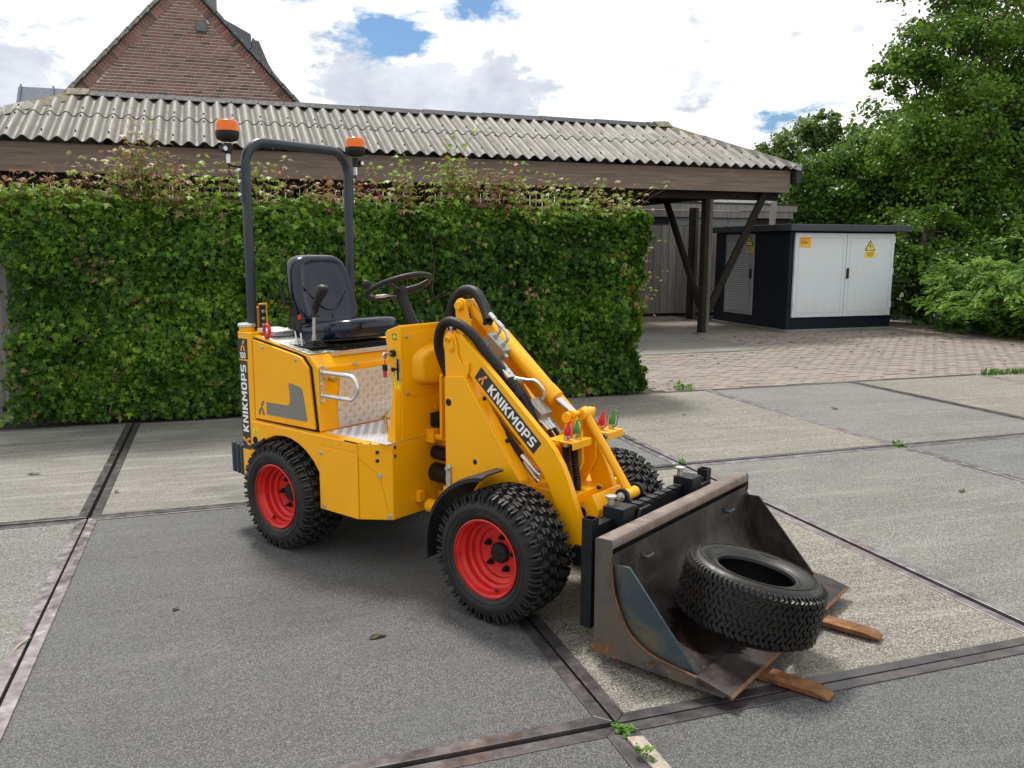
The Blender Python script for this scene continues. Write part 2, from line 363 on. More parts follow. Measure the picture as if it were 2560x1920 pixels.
# ================================================================== SETTING
# ---- concrete yard: 2 m x 3 m industrial slabs with angle-steel rims
def slab_mat(name, cols, scale, bump, patch=.25, speck=None):
    t = NT(name); p = t.pos('world')
    cell = t.voro(p, scale, 'F1', 'Color'); sep = t.n.new('ShaderNodeSeparateColor'); t.l.new(cell, sep.inputs[0])
    dist = t.voro(p, scale)
    fine = t.noise(p, scale*1.7, 3, .6)
    f = t.math('ADD', t.math('MULTIPLY', sep.outputs[0], .62), t.math('MULTIPLY', fine, .38))
    base = t.ramp(f, [(.18, cols[0]), (.45, cols[1]), (.62, cols[2]), (.86, cols[3])])
    gap = t.ramp(dist, [(.35, 1.), (.75, .42)])
    base = t.mix(1., base, gap, 'MULTIPLY')
    big = t.ramp(t.noise(t.map(p, (1, 2.2, 1)), .9, 8, .62, .3), [(.3, 1-patch), (.72, 1+patch*.5)])
    base = t.mix(1., base, big, 'MULTIPLY')
    moss = t.ramp(t.noise(p, 2.3, 7, .65), [(.52, 0.), (.75, .5)])
    base = t.mix(moss, base, (cols[1][0]*.75, cols[1][1]*.80, cols[1][2]*.66))
    stain = t.ramp(t.noise(t.map(p, (1.5, 2.6, 1), (0, 0, .3), (3.3, 1.2, 0)), 1.3, 4, .5), [(.685, 0.), (.70, .45)])
    base = t.mix(stain, base, tuple(c*.5 for c in cols[1]))
    rg = t.noise(p, 9, 5, .6)
    for c_, r_d in (((.66,.45,0),.10),((.78,.44,0),.12),((.86,.22,0),.13)):
        dd = t.n.new('ShaderNodeVectorMath'); dd.operation = 'DISTANCE'; t.l.new(t.map(p, (1,1.3,0)), dd.inputs[0]); dd.inputs[1].default_value = (c_[0], c_[1]*1.3, 0)
        base = t.mix(t.math('MULTIPLY', t.ramp(t.math('ADD', dd.outputs['Value'], t.math('MULTIPLY', t.math('SUBTRACT', rg, .5), .22)), [(r_d*.75, 1.), (r_d, 0.)]), .45), base, (.07,.07,.068))
    streak = t.ramp(t.noise(t.map(p, (.5, 7, 1), (0, 0, .06)), 1.6, 7, .65), [(.5, 0.), (.75, patch)])
    base = t.mix(streak, base, tuple(min(.6, c*1.7) for c in cols[2]))
    scuff = t.ramp(t.noise(t.map(p, (3, 3, 1), (0, 0, .4), (8, 3, 0)), 1.4, 10, .75, .5), [(.57, 0.), (.70, .30)])
    base = t.mix(scuff, base, tuple(c*.42 for c in cols[1]))
    t.set('Base Color', base); t.set('Roughness', t.ramp(fine, [(.3, .55), (.7, .8)])); t.set('Specular IOR Level', .5)
    t.bump(t.math('ADD', t.math('MULTIPLY', dist, -.8), fine), bump, .006); return t.m
SL = {
 'grey':  slab_mat('exposed_grey_aggregate', [(.0521,.0535,.0572),(.0951,.0973,.1011),(.1396,.1412,.1434),(.2136,.2136,.2136)], 215, .45, .16),
 'light': slab_mat('pale_pebble_aggregate', [(.1011,.0939,.0758),(.2094,.1985,.1661),(.3032,.2852,.2419),(.4370,.4180,.3657)], 150, .5, .25),
 'smooth':slab_mat('smooth_worn_concrete', [(.1833,.1758,.1579),(.2256,.2181,.1983),(.2557,.2482,.2275),(.3102,.3027,.2782)], 130, .22, .42),
 'mid':   slab_mat('fine_grey_green_concrete', [(.1255,.1269,.1166),(.1808,.1823,.1683),(.2177,.2177,.2007),(.2952,.2952,.2694)], 125, .35, .22),
 'dark':  slab_mat('dark_fine_concrete', [(.0935,.0960,.1003),(.1403,.1428,.1462),(.1700,.1726,.1742),(.2380,.2380,.2380)], 130, .35, .26)}
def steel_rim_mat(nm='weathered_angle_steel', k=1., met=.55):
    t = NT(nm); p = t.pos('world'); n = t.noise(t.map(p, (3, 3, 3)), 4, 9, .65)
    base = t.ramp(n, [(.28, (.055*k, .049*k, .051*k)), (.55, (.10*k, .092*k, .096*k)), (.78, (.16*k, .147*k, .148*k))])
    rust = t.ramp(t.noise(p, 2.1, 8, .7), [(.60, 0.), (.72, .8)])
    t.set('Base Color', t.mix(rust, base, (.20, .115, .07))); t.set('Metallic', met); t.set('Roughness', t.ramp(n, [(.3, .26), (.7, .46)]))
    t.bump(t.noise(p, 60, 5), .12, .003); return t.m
MAT['steel_rim'] = steel_rim_mat(); MAT['pale_rim'] = steel_rim_mat('pale_grey_angle_steel', 2.6, .65)  # second rim steel is a paler grey version for selected slab edges
MAT['soil'] = simple('dark_joint_soil', (.035, .03, .024), .95, var=.4, scale=20, bump=.5, bscale=90, kind='world')

def ground_mat():
    t = NT('far_ground'); p = t.pos('world')
    t.set('Base Color', t.ramp(t.noise(p, .8, 9, .65), [(.3, (.07, .065, .05)), (.55, (.11, .10, .08)), (.75, (.06, .08, .035))])); t.set('Roughness', .95)
    t.bump(t.noise(p, 25, 6), .5, .03); return t.m
b = MB(); b.add([(-600,-600,-.09),(600,-600,-.09),(600,600,-.09),(-600,600,-.09)], [(0,1,2,3)])
tag(b.build('ground', ground_mat(), smooth=0), kind='structure')
b = MB(); b.box((-14.2,-9.2,-.085),(20,2.97,-.035))
yard = tag(b.build('concrete_yard', 'soil', smooth=0), kind='structure')
kinds = {(-2,-1):'mid',(-1,-1):'mid',(0,-1):'grey',(1,-1):'light',(2,-1):'mid',(3,-1):'dark',(4,-1):'mid',(5,-1):'grey',
         (-2,0):'smooth',(-1,0):'smooth',(0,0):'smooth',(1,0):'dark',(2,0):'light',(3,0):'mid',(4,0):'light',(5,0):'light',(6,0):'mid',(7,0):'light',
         (-1,-2):'mid',(0,-2):'grey',(1,-2):'grey',(2,-2):'dark',(3,-2):'mid'}
pool = ['mid','grey','light','smooth','dark']
lab = {'grey':'rough grey exposed-aggregate slab','light':'pale pebbled slab','smooth':'smooth worn slab','mid':'fine grey-green slab','dark':'darker fine-grained slab'}
rows = [(-2,-6.,-3.),(-1,-3.,0.),(0,0.,2.955),(-3,-9.,-6.)]
for j,y0,y1 in rows:
    for i in range(-6, 9):
        if j == -3 and not -3 <= i <= 3: continue
        k = kinds.get((i,j)) or pool[(i*7+j*3) % 5]
        cx, cy = 2*i+1, (y0+y1)/2; hx, hy = .992, (y1-y0)/2-.008
        dx, dy, rz = random.uniform(-.003,.003), random.uniform(-.003,.003), random.uniform(-.0018,.0018)
        rw = .052; top = random.uniform(-.003, .003)
        s = MB(); s.box((-hx+rw,-hy+rw,-.12),(hx-rw,hy-rw,0))
        so = s.build('concrete_slab', SL[k], yard, smooth=0, loc=(cx+dx,cy+dy,top)); so.rotation_euler = (0,0,rz)
        r = MB()                                                  # mitred rim of four angle irons
        o_ = [(-hx,-hy),(hx,-hy),(hx,hy),(-hx,hy)]; q_ = [(-hx+rw,-hy+rw),(hx-rw,-hy+rw),(hx-rw,hy-rw),(-hx+rw,hy-rw)]
        for a in range(4):
            c = (a+1) % 4; g = .0012
            xe = (2*i+2 if a == 1 else 2*i) if a in (1,3) else None
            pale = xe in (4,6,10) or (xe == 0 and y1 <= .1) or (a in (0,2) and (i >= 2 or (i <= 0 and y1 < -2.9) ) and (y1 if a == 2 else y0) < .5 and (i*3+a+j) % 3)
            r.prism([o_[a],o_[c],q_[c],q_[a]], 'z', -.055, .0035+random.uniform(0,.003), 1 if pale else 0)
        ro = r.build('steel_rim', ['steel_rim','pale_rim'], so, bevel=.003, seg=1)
# moss-grown gap with broken mortar where a rim corner is missing, near the front
def mortar_mat():
    t = NT('crumbled_mortar'); p = t.pos('world')
    t.set('Base Color', t.ramp(t.noise(p, 45, 6, .7), [(.3, (.20,.17,.14)), (.6, (.42,.37,.31)), (.75, (.30,.2,.13))])); t.set('Roughness', .9); t.bump(t.noise(p, 70, 6), .8, .01); return t.m
b = MB(); b.prism([(1.995,-3.09),(2.05,-3.10),(2.055,-3.75),(2.0,-3.75)], 'z', -.03, .009)
tag(b.build('mortar_strip', mortar_mat(), yard, bevel=.002))

# ---- brick paving
def paver_mat(name, cols):
    t = NT(name); p = t.pos('world')
    isl = t.n.new('ShaderNodeNewGeometry').outputs['Random Per Island']; oi = t.n.new('ShaderNodeObjectInfo').outputs['Random']
    f = t.math('FRACT', t.math('ADD', isl, oi))
    base = t.ramp(f, [(0, cols[0]), (.35, cols[1]), (.7, cols[2]), (1, cols[3])])
    dirt = t.ramp(t.noise(p, 1.1, 8, .65), [(.38, 0.), (.66, .8)])
    base = t.mix(dirt, base, (.215, .20, .165))
    base = t.mix(.5, base, t.ramp(t.noise(p, 55, 5), [(.3, .7), (.7, 1.25)]), 'MULTIPLY')
    t.set('Base Color', base); t.set('Roughness', .85); t.bump(t.noise(p, 110, 5), .3, .004); return t.m
pm = paver_mat('weathered_paver', [(.1640,.1394,.1230),(.2337,.1902,.1681),(.2624,.2173,.1927),(.2050,.1845,.1640)])
b = MB(); b.box((4.6,2.975,-.085),(22,13.2,-.012)); 
paving = tag(b.build('brick_paving', simple('joint_sand', (.045,.038,.030), .95, var=.4, scale=14, kind='world', bump=.4), smooth=0), kind='structure')
CAMP = Vector((.802,-5.401,1.589)); L_, W_ = .205, .102
def in_pave(x, y):
    if x < 5.25 + max(0, (3.2-y))*.0 or x > 15.3: return False
    if 6.08 < y < 13 and x < 9.1: return False
    if 11.0 < x < 13.65 and y > 8.3: return False
    if y > 12.7: return False
    return not (x < 5.45 and y > 3.0 and y < 3.4)
pb = MB(); pb.box((-L_/2+.005,-W_/2+.005,-.05),(L_/2-.005,W_/2-.005,0)); 
brick_proto = None; cells = []
for r in range(int((12.7-2.98)/W_)):
    y = 2.985+W_*(r+.5)
    for c in range(int(11/L_)):
        x = 4.9+L_*(c+.5+(.5 if r % 2 else 0))
        if in_pave(x, y): cells.append(((Vector((x,y,0))-CAMP).length, x, y))
cells.sort()
rest = MB()
for n_, (d, x, y) in enumerate(cells):
    rz = random.gauss(0, .012); z = random.gauss(0, .0018)
    if n_ < 300:
        if brick_proto is None: brick_proto = o = pb.build('brick', pm, paving, bevel=.004, seg=1)
        else: o = brick_proto.copy(); COL.objects.link(o)
        o.location = (x, y, z); o.rotation_euler = (random.gauss(0,.006), random.gauss(0,.006), rz)
    else:
        m = Matrix.Translation((x,y,z)) @ Matrix.Rotation(rz,4,'Z'); hx, hy = L_/2-.0065, W_/2-.0065
        rest.add([m @ Vector(q) for q in ((-hx,-hy,-.03),(hx,-hy,-.03),(hx,hy,-.03),(-hx,hy,-.03),(-hx,-hy,0),(hx,-hy,0),(hx,hy,0),(-hx,hy,0))], [(4,5,6,7),(0,1,5,4),(1,2,6,5),(2,3,7,6),(3,0,4,7)])
tag(rest.build('bricks', pm, paving, smooth=0), kind='stuff')
b = MB()
b.box((-3,6.1,-.08),(9.05,7.86,.004)); b.box((-3,7.88,-.08),(9.05,12.7,.002))
tag(b.build('carport_floor', SL['smooth'], bevel=.006, seg=1), kind='structure')
b = MB(); b.box((-14,2.975,-.085),(4.6,6.09,-.02))
tag(b.build('earth_strip', 'soil', smooth=0), kind='structure')

# ---- timber
def wood(name, a, b_, c, axis='z', scale=1., rough=.8):
    t = NT(name); p = t.pos('world')
    oi = t.n.new('ShaderNodeObjectInfo').outputs['Random']
    cm = t.n.new('ShaderNodeCombineXYZ'); t.l.new(t.math('MULTIPLY', oi, 37.), cm.inputs[0]); t.l.new(t.math('MULTIPLY', oi, 11.), cm.inputs[2])
    va = t.n.new('ShaderNodeVectorMath'); va.operation = 'ADD'; t.l.new(p, va.inputs[0]); t.l.new(cm.outputs[0], va.inputs[1])
    sc = {'z': (28, 28, 1.6), 'x': (1.6, 28, 28), 'o': (14, 14, 14)}[axis]
    n = t.noise(t.map(va.outputs[0], tuple(q*scale for q in sc)), 1, 7, .62, .6)
    base = t.ramp(n, [(.28, a), (.5, b_), (.72, c)])
    sh = t.ramp(oi, [(0, .78), (1, 1.12)]); base = t.mix(1., base, sh, 'MULTIPLY')
    t.set('Specular IOR Level', .15); t.set('Base Color', base); t.set('Roughness', rough); t.bump(n, .35, .006); return t.m
MAT['grey_wood'] = wood('weathered_grey_wood', (.15,.142,.13), (.25,.24,.22), (.35,.335,.31))
MAT['dark_wood'] = wood('dark_stained_wood', (.022,.017,.013), (.04,.031,.024), (.065,.052,.04))
MAT['post_wood'] = wood('post_wood', (.06,.056,.05), (.10,.094,.085), (.15,.142,.13))
MAT['fascia_wood'] = wood('brown_fascia_wood', (.125,.098,.078), (.185,.147,.118), (.245,.20,.165), 'x')
MAT['beam_wood'] = wood('dark_beam_wood', (.012,.009,.008), (.021,.017,.014), (.035,.028,.023), 'o')

# ---- open carport with a hipped corrugated roof
carport = empty('carport', (3.5, 10.1, 0), label='long open timber carport with hipped corrugated grey roof behind the hedge', cat='carport')
def cp(mb, name, mat, **k):
    mb.xform(Matrix.Translation((-3.5,-10.1,0))); return mb.build(name, mat, carport, **k)
XL, XR, YF, YB, YR, ZE, ZR = -3.1, 11.12, 8.16, 12.04, 10.1, 3.075, 3.99
def sheet_mat():
    t = NT('fibre_cement_sheet'); p = t.pos('world')
    oi = t.n.new('ShaderNodeObjectInfo').outputs['Random']
    n = t.noise(t.map(p, (9, 2.2, 2.2)), 1, 9, .7, .4)
    base = t.ramp(n, [(.30, (.075,.07,.06)), (.5, (.155,.147,.132)), (.70, (.225,.214,.193))])
    lich = t.ramp(t.noise(p, 14, 9, .75), [(.58, 0.), (.72, .7)])
    base = t.mix(lich, base, (.12,.115,.09))
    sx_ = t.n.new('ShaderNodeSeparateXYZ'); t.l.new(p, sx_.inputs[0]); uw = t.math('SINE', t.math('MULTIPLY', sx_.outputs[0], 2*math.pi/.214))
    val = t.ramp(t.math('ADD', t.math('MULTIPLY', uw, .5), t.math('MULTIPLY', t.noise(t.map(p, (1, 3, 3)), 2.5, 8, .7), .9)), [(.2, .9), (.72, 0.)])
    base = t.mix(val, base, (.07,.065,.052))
    base = t.mix(1., base, t.ramp(oi, [(0, .86), (1, 1.08)]), 'MULTIPLY')
    t.set('Base Color', base); t.set('Roughness', t.ramp(n, [(.3, .5), (.7, .75)])); t.bump(t.noise(p, 60, 6), .25, .005); return t.m
MAT['sheet'] = sheet_mat()
PITCH = .214
def sheet(x0, x1, v0, v1, side):
    """corrugated sheet on a slope; v 0 eave .. 1 ridge; hip ends cut along the hips"""
    bm = bmesh.new(); nu = max(4, int(round((x1-x0)/PITCH*10))); nv = 3; g = []
    lift = .014*(1 if v0 > .3 else 0)
    for j in range(nv+1):
        v = v0+(v1-v0)*j/nv; row = []
        for i in range(nu+1):
            u = x0+(x1-x0)*i/nu; w = .033*math.sin(2*math.pi*u/PITCH)
            if side == 'front': q = (u, YF+(YR-YF)*v, ZE+(ZR-ZE)*v)
            elif side == 'back': q = (u, YB+(YR-YB)*v, ZE+(ZR-ZE)*v)
            elif side == 'left': q = (XL+(YR-YF)*v, u, ZE+(ZR-ZE)*v)
            else: q = (XR-(YR-YF)*v, u, ZE+(ZR-ZE)*v)
            row.append(bm.verts.new((q[0], q[1], q[2]+w+lift*(1-j/nv))))
        g.append(row)
    for j in range(nv):
        for i in range(nu): bm.faces.new((g[j][i],g[j][i+1],g[j+1][i+1],g[j+1][i]))
    s2 = 1/math.sqrt(2)
    cuts = {'front': [((XL,YF,0),(-s2,s2,0)),((XR,YF,0),(s2,s2,0))], 'back': [((XL,YB,0),(-s2,-s2,0)),((XR,YB,0),(s2,-s2,0))],
            'left': [((XL,YF,0),(s2,-s2,0)),((XL,YB,0),(s2,s2,0))], 'right': [((XR,YF,0),(-s2,-s2,0)),((XR,YB,0),(-s2,s2,0))]}[side]
    for co, no in cuts:
        bmesh.ops.bisect_plane(bm, geom=bm.verts[:]+bm.edges[:]+bm.faces[:], plane_co=co, plane_no=no, clear_outer=True)
    if not bm.faces: bm.free(); return
    r = bmesh.ops.extrude_face_region(bm, geom=bm.faces[:])
    bmesh.ops.translate(bm, vec=(0,0,.008), verts=[q for q in r['geom'] if isinstance(q, bmesh.types.BMVert)])
    bmesh.ops.recalc_face_normals(bm, faces=bm.faces)
    bmesh.ops.translate(bm, vec=(-3.5,-10.1,0), verts=bm.verts)
    me = bpy.data.meshes.new('roof_sheet'); bm.to_mesh(me); bm.free(); me.materials.append(MAT['sheet'])
    me.polygons.foreach_set('use_smooth', [True]*len(me.polygons)); me.set_sharp_from_angle(angle=R_(50))
    o = bpy.data.objects.new('roof_sheet', me); COL.objects.link(o); o.parent = carport
SW = PITCH*5
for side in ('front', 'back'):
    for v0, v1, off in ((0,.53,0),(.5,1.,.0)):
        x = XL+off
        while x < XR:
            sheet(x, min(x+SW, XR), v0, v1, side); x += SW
for side in ('left', 'right'):
    for v0, v1 in ((0,.53),(.5,1.)):
        y = YF
        while y < YB: sheet(y, min(y+SW, YB), v0, v1, side); y += SW
fx = MB()                                                  # roof bolts on the crests
for k in range(int((XR-XL)/PITCH)):
    u = XL+(k+.25)*PITCH; u = math.floor(u/PITCH)*PITCH+PITCH*.25
    if k % 2: continue
    for v in (.10,.42,.58,.90):
        if not XL+(YR-YF)*v+.1 < u < XR-(YR-YF)*v-.1: continue
        q = Vector((u, YF+(YR-YF)*v, ZE+(ZR-ZE)*v+.044+(.012 if v > .5 else 0))); fx.cyl(q, q+Vector((0,-.006,.016)), .013, 6)
tag(cp(fx,'roof_bolts','ridge' if 'ridge' in MAT else 'dark',smooth=0),kind='stuff')
# ridge caps and hip caps, each an overlapping saddle piece
def saddle(p0, p1, w, drop, name='ridge_cap', mat='ridge'):
    p0, p1 = Vector(p0), Vector(p1); t = (p1-p0).normalized(); s = t.cross(Vector((0,0,1))).normalized()
    m = MB(); rings = []
    for p, up in ((p0, .0), (p1, .012)):
        ring = []
        for k, (a, h) in enumerate(((-1,-drop),(-.62,-drop*.52),(-.32,-.012),(0,.022),(.32,-.012),(.62,-drop*.52),(1,-drop))): ring.append(p+s*(a*w)+Vector((0,0,h+up+.03)))
        ring += [q+Vector((0,0,-.012)) for q in reversed(ring)]
        rings.append(ring)
    m.loft(rings); cp(m, name, mat, smooth=40)
MAT['ridge'] = simple('grey_ridge_cap', (.05,.054,.056), .7, var=.3, scale=8, bump=.2, kind='world', spec=.15)
MAT['lichen_cap'] = simple('lichen_ridge_cap', (.15,.135,.085), .8, var=.5, scale=10, bump=.3, kind='world')
x = -1.16; k = 0
while x < 9.18:
    x1 = min(x+1.12, 9.22); saddle((x1, YR, ZR), (x-.04, YR, ZR), .17, .075); x = x1
for (a, b_) in (((XL,YF),(-1.16,YR)),((XR,YF),(9.2,YR)),((XL,YB),(-1.16,YR)),((XR,YB),(9.2,YR))):
    for k in range(3):
        f0, f1 = k/3, (k+1)/3
        A = Vector((a[0],a[1],ZE)); B = Vector((b_[0],b_[1],ZR)); saddle(A.lerp(B,f0), A.lerp(B,f1+.02), .15, .085, 'hip_cap', 'lichen_cap' if k == 2 else 'sheet')
for x in (-1.16, 9.2):
    saddle((x-.16,YR,ZR+.03),(x+.16,YR,ZR+.03),.2,.1,'end_cap','lichen_cap')
m = MB(); m.box((XL+.12,YF+.12,2.63),(XR-.17,YF+.165,3.03)); cp(m,'fascia_board','fascia_wood',bevel=.004)
m = MB(); m.box((XR-.215,YF+.17,2.63),(XR-.17,YB-.12,3.03)); cp(m,'fascia_board','fascia_wood',bevel=.004)
m = MB(); m.box((XL+.12,YF+.17,2.63),(XL+.165,YB-.12,3.03)); cp(m,'fascia_board','fascia_wood',bevel=.004)
m = MB(); m.box((XR-.1,YF+.03,2.80),(XR-.0,YF+.3,3.08),rot=(0,R_(-8),0)); m.box((XR-.005,YF+.03,2.84),(XR+.012,YB-.05,3.07)); cp(m,'end_flashing','ridge',bevel=.004)
m = MB(); m.box((XL+.1,8.5,2.50),(XR-.25,8.66,2.78)); cp(m,'front_beam','beam_wood',bevel=.004)
m = MB(); m.box((9.32,8.68,2.50),(9.48,12.0,2.72)); cp(m,'side_beam','beam_wood',bevel=.004)
for k in range(16):
    x = -2.4+.85*k; m = MB(); zt = 3.04
    m.add([(x,8.4,2.78),(x+.06,8.4,2.78),(x+.06,8.4,2.95),(x,8.4,2.95),(x,10.1,3.58),(x+.06,10.1,3.58),(x+.06,10.1,3.75),(x,10.1,3.75)], [(0,1,2,3),(4,7,6,5),(0,4,5,1),(1,5,6,2),(2,6,7,3),(3,7,4,0)])
    if -1.0 < x < 9.1: cp(m,'rafter','beam_wood')
for (x, y) in ((9.4,8.58),(4.6,8.58),(-.4,8.58),(9.4,11.9),(4.6,11.9),(10.98,11.7)):
    m = MB(); m.box((x-.085,y-.085,.02),(x+.0,y+.085,2.50)); cp(m,'post','beam_wood',bevel=.006)
    m = MB(); m.box((x+.003,y-.075,.02),(x+.075,y+.085,2.50)); cp(m,'post','post_wood',bevel=.006)
m = MB(); m.box((9.26,8.44,-.02),(9.56,8.72,.035)); cp(m,'post_footing',SL['smooth'],bevel=.01)
def strut(m, p0, p1, w, h):
    p0, p1 = Vector(p0), Vector(p1); t = (p1-p0); L = t.length; q = t.to_track_quat('X','Z').to_matrix().to_4x4()
    s = MB(); s.box((0,-w/2,-h/2),(L,w/2,h/2)); s.xform(Matrix.Translation(p0) @ q); m.add(s.v, s.f)
m = MB(); strut(m,(9.46,8.55,.42),(10.52,8.42,2.64),.07,.13); cp(m,'brace','beam_wood',bevel=.004)
m = MB(); strut(m,(9.4,8.68,.45),(9.4,10.2,2.62),.07,.13); cp(m,'brace','beam_wood',bevel=.004)
random.seed(3); x = XL+.2; proto = None
while x < 9.2:
    w = .125
    if proto is None:
        m = MB(); m.box((XL+.2,12.0,.05),(XL+.2+w,12.024,3.07)); proto = o = cp(m,'wall_board','dark_wood')
    else:
        o = proto.copy(); COL.objects.link(o)
    o.location = (x-(XL+.2), 0, random.uniform(-.01,.01)); x += w+random.choice((.004,.012,.016,.022,.004))
m = MB(); m.box((XL+.2,12.03,1.9),(9.3,12.09,2.0)); m.box((XL+.2,12.03,.6),(9.3,12.09,.7)); cp(m,'wall_rail','beam_wood')

MAT['slate'] = simple('dark_roof_tile', (.15,.155,.16), .7, var=.3, scale=9, bump=.3, kind='world')
# ---- timber shed beyond the carport
shed = empty('timber_shed', (11.7,13,0), label='low weathered plank shed wall seen beneath the carport beside the dark cabinet', cat='shed')
def sp(mb, name, mat, **k): mb.xform(Matrix.Translation((-11.7,-13,0))); return mb.build(name, mat, shed, **k)
m = MB(); m.box((9.35,12.86,0),(14.4,15,2.5)); sp(m,'wall_core','dark_wood')
x = 9.35; pl = None
while x < 13.2:
    if pl is None: m = MB(); m.box((9.35,12.8,.06),(9.545,12.84,2.14)); pl = o = sp(m,'plank','grey_wood',bevel=.004,seg=1)
    else: o = pl.copy(); COL.objects.link(o)
    o.location = (x-9.35, random.uniform(-.004,.004), random.uniform(-.006,.006)); x += .203
m = MB(); m.box((9.35,12.81,2.15),(13.3,12.85,2.33)); sp(m,'grey_panel',simple('grey_panel_board',(.20,.21,.21),.7,kind='world'),bevel=.003)
m = MB(); m.box((10.4,12.78,2.17),(10.95,12.81,2.34)); sp(m,'dark_panel','dark',bevel=.003)
m = MB(); m.box((9.3,12.74,2.34),(14.4,12.80,2.50)); sp(m,'cap_board','grey_wood',bevel=.004)
m = MB(); m.box((9.3,12.72,2.505),(14.5,12.79,2.66)); sp(m,'cap_board','grey_wood',bevel=.004)
m = MB(); m.box((9.25,12.70,2.665),(14.5,15.1,2.70)); sp(m,'roof','ridge')
m = MB(); m.prism([(13.6,2.72),(16.5,4.0),(16.5,3.9),(13.65,2.68)][::-1],'x',8.9,14.6); m.v = [(x,y,z) for x,y,z in m.v]; sp(m,'tiled_roof','slate',smooth=0)
for dx, a in ((12.05,.0),(12.55,.25)):
    m = MB(); m.tube([(dx,12.806,2.30),(dx+.06,12.806,2.22),(dx,12.806,2.19)],.006,6); sp(m,'chalk_mark','dark',smooth=0)

# ---- brick house with steep gable behind
GY = 15.5; house = empty('brick_house', (.35,GY,0), label='red brick gable house rising behind the carport roof', cat='house')
def hp(mb, name, mat, **k): mb.xform(Matrix.Translation((-.35,-GY,0))); return mb.build(name, mat, house, **k)
AX, AZ, SLP = .345, 7.42, 1.065
def half(z): return (AZ-z)/SLP
mortar = simple('grey_mortar', (.74,.70,.64), .9, var=.15, scale=20, kind='world', bump=.3)
m = MB(); zb = .3
m.prism([(AX-half(zb)+.2,zb),(AX+half(zb)-.2,zb),(AX,AZ-.22)], 'y', GY+.012, GY+.28); hp(m,'gable_wall',mortar,smooth=0)
def hbrick_mat():
    t = NT('red_wall_brick'); p = t.pos('world')
    isl = t.n.new('ShaderNodeNewGeometry').outputs['Random Per Island']; oi = t.n.new('ShaderNodeObjectInfo').outputs['Random']
    f = t.math('FRACT', t.math('ADD', isl, oi))
    base = t.ramp(f, [(0,(.095,.068,.062)),(.12,(.19,.10,.08)),(.5,(.245,.125,.10)),(.8,(.30,.16,.125)),(1,(.18,.11,.095))])
    base = t.mix(.6, base, t.ramp(t.noise(p, 40, 5), [(.3,.75),(.7,1.2)]), 'MULTIPLY')
    t.set('Base Color', base); t.set('Roughness', .85); t.bump(t.noise(p, 90, 5), .3, .004); return t.m
hb = hbrick_mat(); bl, bh, bt = .208, .0445, .0125; cells = []
z = 4.45
while z < AZ-.3:
    row = int(round((z-4.45)/.066)); off = (0,.055,.11,.165)[(row*3) % 4]
    hw = half(z+.05)-.306; x = AX-hw
    x += 0; first = True
    xs = AX-hw; n = 0; x = xs; pos = xs - ((xs+off) % (bl+.011))
    while pos < AX+hw:
        a, c = max(pos, AX-hw), min(pos+bl, AX+hw)
        if c-a > .04: cells.append((z, a, c))
        pos += bl+.011
    z += .066
rest = MB(); full = None
random.seed(11); vis = [c for c in cells if c[0] < 6.95]
for n_, (z, a, c) in enumerate(cells):
    pr = random.uniform(-.002,.003)
    if n_ < 300:
        if c-a > bl-.002:
            if full is None: m = MB(); m.box((-bl/2,0,0),(bl/2,.02,bh)); full = o = m.build('brick', hb, house, bevel=.003, seg=1)
            else: o = full.copy(); COL.objects.link(o)
        else:
            m = MB(); m.box((-(c-a)/2,0,0),((c-a)/2,.02,bh)); o = m.build('brick', hb, house, bevel=.003, seg=1)
        o.location = ((a+c)/2-.35, -pr-.006, z)
    else: rest.box((a,GY-pr-.006,z),(c,GY+.02,z+bh))
tag(hp(rest,'bricks',hb,smooth=0), kind='stuff')
# raking courses of bricks on edge under the verge
rk = MB()
for sgn in (-1, 1):
    Lr = math.hypot(1, SLP); n = 62
    for k in range(n):
        s = .28+k*.074; px_ = AX+sgn*s/Lr; pz = AZ-s*SLP/Lr
        if pz < 4.3: break
        a = math.atan2(SLP, 1)*(1 if sgn > 0 else -1)
        q = MB(); q.box((-.032,-.001,-.245),(.032,.03,-.06)); q.xform(Matrix.Translation((px_,GY-.008,pz)) @ Matrix.Rotation(a,4,'Y')); rk.add(q.v,q.f)
tag(hp(rk,'raking_bricks',hb,smooth=0), kind='stuff')
MAT['tile'] = simple('grey_green_roof_tile', (.25,.255,.225), .75, var=.35, scale=9, bump=.3, kind='world')
for sgn, mt in ((-1,'tile'),(1,'slate')):
    a = math.atan2(SLP,1)*(1 if sgn > 0 else -1); Lr = math.hypot(1,SLP)
    m = MB(); L0 = 7.0
    m.box((0,-.0,-.03),(L0,9.5,.02)) if sgn > 0 else m.box((-L0,0,-.03),(0,9.5,.02))
    m.xform(Matrix.Translation((AX,GY+.1,AZ-.02)) @ Matrix.Rotation(a,4,'Y')); hp(m,'roof',mt)
    pr = None
    for k in range(16):
        if pr is None:
            m = MB(); s = sgn
            m.box((min(0,s*.36),-.05,-.0),(max(0,s*.36),.16,.03)); m.box((min(0,s*.36),-.07,-.04),(max(0,s*.36),-.05,.03))
            pr = o = m.build('verge_tile', mt, house, bevel=.006, seg=1)
        else: o = pr.copy(); COL.objects.link(o)
        s = k*.33; o.location = (AX-.35+sgn*s/Lr, 0, AZ+.035-s*SLP/Lr); o.rotation_euler = (0, a+sgn*R_(2.5), 0)
m = MB(); m.box((.60,GY-.07,6.29),(.79,GY-.005,6.48)); m.box((.575,GY-.03,6.265),(.815,GY-.004,6.505)); hp(m,'wall_vent','slate',bevel=.006)
dzm = simple('grey_zinc',(.13,.14,.155),.6,.0,kind='world')
m = MB(); m.prism([(1.0,5.6),(1.0,7.15),(1.23,7.0),(1.82,6.71),(1.83,5.2)],'y',17.2,21); hp(m,'dormer',dzm,bevel=.01)
